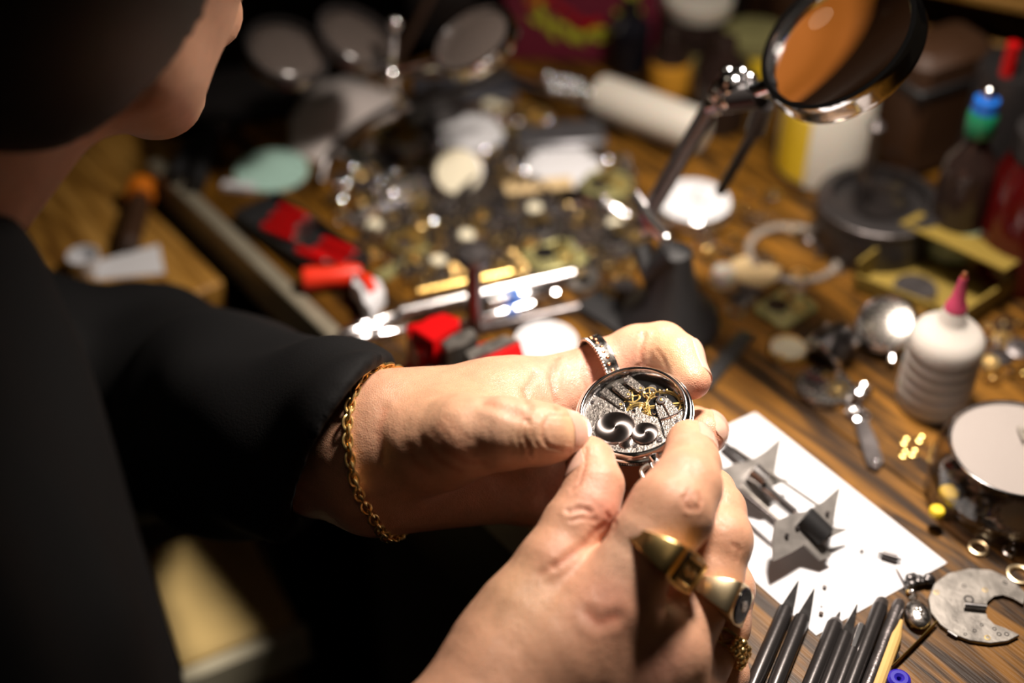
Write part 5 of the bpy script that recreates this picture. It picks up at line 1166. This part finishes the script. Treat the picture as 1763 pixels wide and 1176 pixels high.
# things at the left on the side table
o, L = span('orange_handled_file', (212, 400), (240, 300), 'dark metal file with an orange handle end on the side table', 'file', z=-.02)
MB().at((0, 0, .008), RX).lathe([(.004, 0), (.0075, .004), (.0070, L*.8)], 14).build('handle', 'brown', o); MB().at((0, 0, .010), RX).lathe([(.0085, L*.8), (.0095, L*.84), (.0095, L), (.006, L+.004)], 18).build('orange_end', 'orange', o)
o = put('highlight_cup', 150, 470, 0, 'small white cup shape put in for a bright highlight on the side table, partly behind the sleeve', 'cup', z=-.02); MB().lathe([(.0001, 0), (.007, 0), (.0085, .004), (.0095, .014), (.0085, .014), (.0075, .004), (.0001, .003)], 28).build('cup', 'white', o)  # white cup shape stands in for a blurred metal highlight
o = put('highlight_card', 222, 462, .3, 'folded white card shape put in for a bright highlight beside the cup shape', 'card', z=-.02); MB().loft([[(-.020, -.006, 0), (-.020, .006, .004), (-.020, .0065, .0045), (-.020, -.006, .001)], [(.020, -.012, 0), (.020, .012, .004), (.020, .0125, .0045), (.020, -.012, .001)]]).build('card', 'white', o)  # white card shape stands in for a second blurred highlight
# ------------------------------------------------------------------ far things standing at the back of the bench
def jar(name, px, py, prof, mat, label, cat='jar', extra=None, n=40):
    o = put(name, px, py, 0, label, cat); MB().lathe(prof, n).build('body', mat, o, 50)
    if extra: extra(o)
    return o
def P_(name, mat, prof, n=40): return lambda o: MB().lathe(prof, n).build(name, mat, o, 50)
def multi(*f):
    def g(o):
        for h in f: h(o)
    return g
o = put('cream_jar', 1410, 290, 0, 'cream jar with a yellow striped side, behind the large lens', 'jar')
r = .0285; MB().lathe([(.0001, 0), (r*.9, 0), (r, .003), (r, .052), (r*.9, .058), (r*.7, .060), (.0001, .060)], 48).build('body', 'ivory', o)
MB().lathe([(r*.75, .060), (r*.82, .062), (r*.82, .078), (.0001, .080)], 40).build('lid', M('lens_streak_orange', (.30, .10, .015), 0, .5, var=.8, vscale=55), o)  # mottled orange put in for the reflected streaks in the large lens
MB().lathe([(r*.83, .064), (r*.835, .066), (r*.835, .072), (r*.83, .074)], 40).build('lens_streak_band', 'orange', o)  # orange band coloured for the same lens streaks
m = MB(); rg = []
for i in range(9): a = PI+.15+i*.11; rg.append([(r*1.006*math.cos(a), r*1.006*math.sin(a), .006), (r*1.006*math.cos(a), r*1.006*math.sin(a), .05), (r*1.03*math.cos(a), r*1.03*math.sin(a), .05), (r*1.03*math.cos(a), r*1.03*math.sin(a), .006)])
m.loft(rg).build('yellow_label', 'yellow', o)
o = put('dark_tin', 1500, 412, 0, 'wide dark tin with a glass window ring, behind the clear bezel', 'tin')
r = .036; MB().lathe([(.0001, 0), (r, 0), (r*1.01, .003), (r, .026), (r*.97, .030), (r*.80, .031), (r*.78, .024), (.0001, .024)], 56).build('body', 'bmetal', o); MB().torus(r*.98, .0012, 56, 8).build('rim', 'dsteel', o, loc=(0, 0, .028))
MB().lathe([(r*.42, .024), (r*.45, .052), (r*.35, .056), (.0001, .057)], 32).build('glass_dome', 'smoke', o); MB().at((-.010, 0, .024)).lathe([(.003, 0), (.003, .05), (.005, .055), (.0001, .06)], 16).build('pillar', 'dsteel', o)
o = put('green_capped_bottle', 1632, 440, 0, 'dark glass bottle with a green cap and pale green label', 'bottle'); r = .0150
MB().lathe([(.0001, 0), (r, 0), (r*1.02, .002), (r*1.02, .060), (r*.9, .068), (r*.45, .078), (r*.42, .086)], 40).build('body', 'dark', o)
MB().lathe([(r*1.03, .006), (r*1.05, .0065), (r*1.05, .026), (r*1.03, .0265)], 40).build('label', 'label', o); MB().lathe([(r*.52, .084), (r*.56, .085), (r*.56, .097), (r*.5, .099)], 28).build('cap', 'green', o); MB().lathe([(r*.50, .099), (r*.46, .106), (.0001, .108)], 28).build('cap_band', 'blue', o); MB().at((0, 0, .110)).ball(.0042, n=14, m=9).build('dropper_ball', 'chrome', o)
o = put('red_glass_jar', 1752, 470, 0, 'dark red glass jar at the right edge of the frame', 'jar'); r = .026; MB().lathe([(.0001, 0), (r, 0), (r, .07), (r*.8, .08), (r*.8, .09), (.0001, .092)], 44).build('body', M('dark_red_glass', (.05, .002, .002), 0, .1), o); MB().lathe([(r*.84, .082), (r*.84, .096), (.0001, .098)], 40).build('lid', 'bmetal', o)
o = put('brown_leather_case', 1580, 270, .5, 'tall brown leather case standing behind the dark tin', 'case'); MB().box(-.030, .030, -.02, .02, 0, .085, .006).build('body', 'brown', o); MB().box(-.031, .031, -.021, .021, .060, .066, .001).build('strap', 'black', o)
o = put('black_canister', 1700, 330, 0, 'black canister with a red band behind the green-capped bottle', 'canister'); r = .024; MB().lathe([(.0001, 0), (r, 0), (r, .085), (r*.9, .09), (.0001, .092)], 40).build('body', 'bmetal', o); MB().at((-.012, -.012, .094)).lathe([(.004, -.005), (.004, .016), (.0001, .018)], 18).build('red_tip', 'red', o)
# brass topped wooden stand upper right
o = put('wooden_rack', 1700, 190, -.45, 'golden wooden rack with brass parts at the upper right corner', 'rack')
for x in (-.07, .06): MB().box(x, x+.012, -.02, .02, 0, .085, .002).build('side', 'brown', o)
MB().box(-.085, .085, -.026, .026, .085, .093, .002).build('shelf', 'oak2', o); MB().box(-.085, .085, -.026, -.022, .055, .063, .001).build('rail', 'oak2', o)
rkl = o.location.copy()
for i, (u, v) in enumerate(((-.05, .0), (-.015, -.005), (.02, .004), (.055, -.004))):
    p = Matrix.Rotation(-.45, 4, 'Z') @ Vector((u, v, .093)); g = empty('brass_gear_train', rkl+p, label='brass wheel standing on the golden wooden rack', cat='gear', group='brass wheels on the wooden rack'); MB().lathe([(.004, 0), (.004, .004), (.012, .005), (.012, .008), (.003, .009), (.003, .016), (.006, .018), (.0001, .02)], 28).build('wheel', 'dbrass', g)
o = put('copper_ring', 1800, 235, 0, 'copper coloured ring standing at the upper right edge of the frame', 'ring'); o.rotation_euler = (PI/2-.3, 0, -.4); o.location.z += .030
MB().torus(.026, .0035, 48, 10).build('ring', 'copper', o)
# maroon box with yellow-green wreath
o = put('maroon_box', 1000, 108, -.08, 'maroon box printed with a yellow-green wreath at the back of the bench', 'box')
MB().box(-.055, .052, 0, .04, 0, .11, .002).build('body', 'maroon', o)
m = MB(); rr_ = random.Random(5)
for i in range(60):
    a = 2*PI*i/60; R = .036+rr_.uniform(-.005, .005); x, z = R*math.cos(a), .056+R*math.sin(a); b = rr_.uniform(0, 6)
    m.at((x, -.0006, z), (PI/2, 0, 0)); m.prism([(.006*math.cos(b), .006*math.sin(b)), (.0022*math.cos(b+1.6), .0022*math.sin(b+1.6)), (-.006*math.cos(b), -.006*math.sin(b)), (.0022*math.cos(b-1.6), .0022*math.sin(b-1.6))], -.0004, .0006)
m.build('wreath', 'ylgreen', o)
m = MB(); 
for i in range(8): a = 3.4+i*.35; m.at((.024*math.cos(a)-.012, -.0006, .040+.010*math.sin(a*2)), (PI/2, 0, 0)); m.prism([(.004*math.cos(t), .003*math.sin(t)) for t in [2*PI*k/8 for k in range(8)]], -.0004, .0008)
m.build('red_berries', 'red', o)
jar('white_marker', 1113, 92, [(.0001, 0), (.007, 0), (.0075, .002), (.0075, .08), (.0001, .082)], 'white', 'white marker standing upright right of the maroon box', 'marker')
jar('orange_labelled_bottle', 1150, 165, [(.0001, 0), (.013, 0), (.0135, .002), (.0135, .034), (.006, .042), (.006, .05), (.0001, .051)], 'dark', 'small dark bottle with an orange label behind the frosted tube', 'bottle', P_('orange_label', 'amber', [(.0137, .005), (.0139, .006), (.0139, .028), (.0137, .029)]))
jar('pale_topped_jar', 1192, 120, [(.0001, 0), (.024, 0), (.025, .003), (.025, .040), (.022, .046), (.0001, .047)], 'dark', 'dark jar with a pale lid behind the orange-labelled bottle', 'jar', multi(P_('lid', 'ivory', [(.0225, .046), (.023, .047), (.023, .056), (.0001, .057)]), P_('label', 'olive', [(.0252, .010), (.0254, .011), (.0254, .024), (.0252, .025)])))
jar('yellow_pot', 1292, 150, [(.0001, 0), (.018, 0), (.020, .003), (.021, .032), (.019, .036), (.0001, .037)], 'yellow', 'mustard yellow pot behind the magnifier joint', 'pot', P_('lid', 'olive', [(.0215, .034), (.0215, .042), (.0001, .043)]))
jar('black_bottle', 1235, 215, [(.0001, 0), (.017, 0), (.018, .003), (.018, .045), (.007, .056), (.007, .064), (.0001, .065)], 'dark', 'black bottle behind the magnifier\'s lower arm', 'bottle')
jar('black_bottle', 1080, 118, [(.0001, 0), (.014, 0), (.015, .003), (.015, .035), (.006, .042), (.006, .052), (.0001, .053)], 'blackgl', 'short black bottle in front of the white marker', 'bottle')
jar('brown_pot', 1385, 95, [(.0001, 0), (.030, 0), (.032, .004), (.030, .05), (.024, .06), (.0001, .061)], 'brown', 'brown pot seen behind the large lens rim', 'pot')
for i, (x, y, w, h, mt) in enumerate(((860, 60, .05, .06, 'blackgl'), (1250, 40, .07, .09, 'bmetal'), (1560, 120, .05, .10, 'bmetal'), (1330, 60, .04, .07, 'brown'), (1480, 90, .045, .085, 'brown'), (1640, 110, .05, .08, 'brown'), (760, 80, .05, .05, 'bmetal'))):
    lb = ('black lacquer box behind the double lens magnifier', 'tall black box behind the pale-topped jar', 'tall black box behind the large lens', 'brown box behind the mustard yellow pot', 'brown box behind the cream jar', 'brown box below the wooden rack', 'low black box under the far lens')[i]
    o = put('storage_box', x, y, (.2, -.1, .3, .1, -.2, .1, -.3)[i], lb, 'box'); MB().box(-w/2, w/2, 0, w*.8, 0, h, .002).build('body', mt, o); MB().box(-w/2-.001, w/2+.001, -.001, w*.8+.001, h-.012, h+.001, .001).build('lid', mt, o)
# frosted tube with metal rod
o, L = span('frosted_tube', (1030, 196), (1205, 262), 'thick frosted plastic tube lying at the back between dial and magnifier', 'tube')
MB().at((0, 0, .0145), RX).lathe([(.0001, -.002), (.012, -.001), (.0140, .001), (.0145, L*.1), (.0145, L*.95), (.0125, L), (.0001, L+.001)], 40).build('barrel', 'ivory', o)
MB().at((0, 0, .0145), RX).lathe([(.0001, -.010), (.006, -.009), (.0075, -.006), (.0075, -.001)], 24).build('cap', 'chrome', o)
o, L = span('long_chrome_rod', (838, 138), (1030, 198), 'long bright chrome rod pointing at the frosted tube', 'rod', z=.002)
MB().at((0, 0, .006), RX).lathe([(.002, 0), (.0035, .003), (.0038, L*.55), (.0055, L*.6), (.0055, L*.93), (.003, L)], 20).build('rod', 'chrome', o)
m = MB()
for i in range(12): m.ball(.0045, (L*(.55+.035*i), .004*math.sin(i*2.1), .012+.003*math.cos(i*1.7)), 12, 8)
m.build('clip', 'chrome', o)
# grey plastic bag, dark folder, white blocks far left
o = put('grey_plastic_sheet', 590, 235, 0, 'crumpled grey plastic sheet lying behind the mint green cover', 'plastic sheet')
q = [loc(o, *p) for p in ((500, 262), (500, 200), (540, 150), (600, 138), (690, 165), (680, 200), (600, 235), (560, 285))]
cx = sum(p[0] for p in q)/8; cy = sum(p[1] for p in q)/8; m = MB(); rg = []
for k in range(6): s = 1-k*.19; rg.append([(cx+(x-cx)*s, cy+(y-cy)*s, .0010+.006*k**.7+.0016*math.sin(i*2.3+k*1.9)) for i, (x, y) in enumerate(q)])
m.loft(rg).build('sheet', M('grey_plastic', (.55, .50, .48), 0, .4, bump=.3, bscale=40), o, 80)
o = put('dark_folder', 400, 178, .3, 'dark blue-grey folder at the far left end of the bench', 'folder'); MB().box(-.05, .04, -.03, .035, 0, .006, .001).build('cover', 'blackgl', o); MB().box(-.048, .038, -.028, .033, .0062, .008, .0005).build('pages', 'bmetal', o)
o = put('white_box', 770, 262, .2, 'small white plastic clip left of the second white dial', 'clip'); MB().box(-.030, -.018, -.005, .005, 0, .006, .001).build('clip', 'ivory', o)
o = put('blue_folder', 800, 165, .1, 'dark slate folder behind the second white dial', 'folder'); MB().box(-.035, .035, -.012, .022, 0, .004, .001).build('cover', M('slate', (.05, .05, .06), 0, .5), o)
o = put('grey_tin', 970, 252, .1, 'flat grey metal tin behind the far white dial', 'tin'); MB().box(-.03, .028, -.006, .022, 0, .006, .002).build('tin', M('slate_tin', (.12, .12, .13), .6, .4), o)
for i, (x, y, r) in enumerate(((1003, 168, .006), (1052, 182, .005))):
    pass
o = put('dark_pliers', 345, 262, 0, 'black handled pliers lying at the bench\'s left end', 'pliers')
for s, q in ((1, ((300, 320), (330, 270), (372, 232))), (-1, ((340, 335), (352, 285), (376, 236)))):
    MB().tube([(*loc(o, *p), .006) for p in q], [.0055, .006, .004], 10).build('handle', 'black', o)
MB().at((*loc(o, 380, 228), .006)).ball(.008, n=16, m=10, sc=(1, 1.4, .6)).build('jaws', 'dsteel', o)
# ------------------------------------------------------------------ small loose watch parts scattered in the middle
rs = random.Random(42)
poly = [(560, 345), (640, 250), (720, 200), (860, 180), (960, 215), (1090, 280), (1095, 420), (1080, 520), (960, 500), (880, 520), (720, 505), (650, 455)]
poly2 = [(1240, 300), (1330, 330), (1440, 440), (1450, 520), (1300, 560), (1230, 520), (1200, 440)]
poly3 = [(1680, 560), (1763, 560), (1763, 655), (1690, 655)]
def inside(x, y, P):
    c = False; n = len(P)
    for i in range(n):
        x0, y0 = P[i]; x1, y1 = P[(i+1) % n]
        if (y0 > y) != (y1 > y) and x < (x1-x0)*(y-y0)/(y1-y0)+x0: c = not c
    return c
busy = [(o.location.x, o.location.y, .022 if 'dial' in o.name or 'open_p' in o.name else .013) for o in bpy.data.objects if o.parent is None and o.type == 'EMPTY' and o.name.startswith(('watch_mov', 'white_dial', 'pocket_watch_dial', 'open_pocket', 'pink', 'peg'))]
protos = {}
def proto(kind):
    if kind in protos: return None
    return kind
KIND = {
 'brass_gear': ('gear', 'small brass gear wheel', 'brass gears in the parts pile'), 'steel_gear': ('gear', 'small steel gear wheel', 'steel gears in the parts pile'),
 'watch_screw': ('screw', 'tiny steel watch screw', 'watch screws in the parts pile'), 'steel_ring': ('ring', 'small steel ring', 'steel rings in the parts pile'),
 'mainspring_barrel': ('barrel', 'small brass mainspring barrel', 'barrels in the parts pile'), 'cream_button': ('button', 'small cream enamel disc', 'cream discs in the parts pile'),
 'steel_bridge': ('watch part', 'small steel bridge plate', 'bridge plates in the parts pile'), 'winder_button': ('crown', 'small knurled brass crown', 'crowns in the parts pile'), 'steel_disc': ('wheel', 'small dark steel wheel', 'dark wheels in the parts pile')}
def make_part(k):
    r = {'brass_gear': .0055, 'steel_gear': .005, 'watch_screw': .002, 'steel_ring': .0048, 'mainspring_barrel': .0052, 'cream_button': .0048, 'steel_bridge': .006, 'winder_button': .003, 'steel_disc': .007}[k]
    o = empty(k, (0, 0, 0))
    if k == 'brass_gear': MB().at((0, 0, .0003)).gear(r, 26, .0008, 0, .09, spokes=4).build('wheel', 'brass', o); MB().lathe([(.0006, 0), (.0006, .003), (.0002, .0036)], 8).build('arbor', 'steel', o)
    elif k == 'steel_gear': MB().at((0, 0, .0003)).gear(r, 24, .0012, 0, .09).build('wheel', 'steel', o); MB().lathe([(.0012, .001), (.0012, .003), (.0001, .0034)], 10).build('boss', 'gold', o)
    elif k == 'watch_screw': MB().lathe([(.0009, 0), (.0009, .0025), (.002, .0026), (.002, .0038), (.0014, .0044), (.0001, .0045)], 12).build('screw', 'chrome', o)
    elif k == 'steel_ring': MB().at((0, 0, .0008)).torus(r, .0008, 22, 8).build('ring', 'chrome', o)
    elif k == 'mainspring_barrel': MB().lathe([(.0001, 0), (r, 0), (r, .0025), (r*.9, .003), (.0012, .003), (.001, .0045), (.0001, .0048)], 24).build('barrel', 'gold', o)
    elif k == 'cream_button': MB().lathe([(.0001, 0), (r, 0), (r*1.02, .001), (r*.9, .002), (.0001, .0022)], 24).build('disc', 'cream', o)
    elif k == 'steel_bridge': MB().prism([(-.006, -.002), (.001, -.003), (.006, 0), (.004, .0032), (-.002, .002), (-.006, .003)], 0, .0016, .0003).build('plate', 'silver', o); MB().at((.002, 0, .0016)).lathe([(.0011, 0), (.0009, .0006), (.0001, .0007)], 10).build('screw', 'chrome', o)
    elif k == 'winder_button': MB().gear(.003, 18, .003, 0, .12).build('crown', 'gold', o)
    else: MB().lathe([(.0001, 0), (r, 0), (r, .0012), (r*.7, .002), (r*.3, .002), (r*.25, .0035), (.0001, .0036)], 26).build('wheel', 'dsteel', o)
    return o
marks = [(n_, T(x, y)) for n_, x, y in (('propped cream dial', 790, 320), ('olive brass movement', 955, 448), ('magnifier base', 1120, 480), ('far white dial', 970, 292), ('second white dial', 812, 232), ('red-handled tool', 640, 500),
 ('brightest tweezers', 665, 366), ('steel peg', 818, 500), ('grey threaded spindle', 900, 520), ('small dark movement', 872, 360), ('dull gold movement', 680, 235), ('round silver movement', 1072, 418), ('dull silver movement', 930, 392), ('olive brass strip', 700, 452),
 ('dull brass movement', 700, 405), ('greenish movement plate', 1045, 325), ('dark gold movement', 905, 215), ('short wooden ruler', 925, 325), ('screwdriver tray', 560, 400), ('curved magnifier arm', 600, 280), ('clear ring', 1370, 400), ('tan leather scrap', 1290, 470), ('tarnished green movement', 1352, 535), ('clear round case', 1716, 640), ('white pocket watch', 1192, 372))]
names = list(KIND); wts = [24, 16, 22, 16, 12, 9, 18, 8, 20]
place = []
def scatter(P, n, suffix, where):
    xs = [p[0] for p in P]; ys = [p[1] for p in P]; c = 0; tries = 0
    while c < n and tries < n*40:
        tries += 1; x, y = rs.uniform(min(xs), max(xs)), rs.uniform(min(ys), max(ys))
        if not inside(x, y, P): continue
        k = rs.choices(names, wts)[0]; p = T(x, y); rad_ = {'watch_screw': .0022, 'steel_disc': .0065}.get(k, .0048)
        if any((p[0]-a)**2+(p[1]-b)**2 < (rad_*.8+q)**2 for a, b, q in busy): continue
        busy.append((p[0], p[1], rad_*.8)); c += 1
        if k not in protos: o = protos[k] = make_part(k)
        else: o = copytree(protos[k])
        o.location = p; o.rotation_euler = (rs.uniform(-.12, .12), rs.uniform(-.12, .12), rs.uniform(0, 6.28)); o.location.z += .0009
        cat, lb, gr = KIND[k]; nm, dd = min(((n_, (p[0]-q[0])**2+(p[1]-q[1])**2) for n_, q in marks), key=lambda t: t[1])
        vx, vy = [p[j]-dict(marks)[nm][j] for j in (0, 1)]; side_ = ('beyond' if vy > 0 else 'in front of') if abs(vy) > abs(vx) else ('just beside' if vx > 0 else 'off the far side of')
        tag(o, lb+' lying '+side_+' the '+nm, cat, k.replace('_', ' ')+'s '+side_+' the '+nm)
scatter(poly, 285, '', 'in the parts pile between tweezers and stand magnifier')
scatter(poly2, 24, ', right', 'on the wood around the clear bezel')
scatter(poly3, 16, ', far right', 'behind the clear round case at the frame edge')
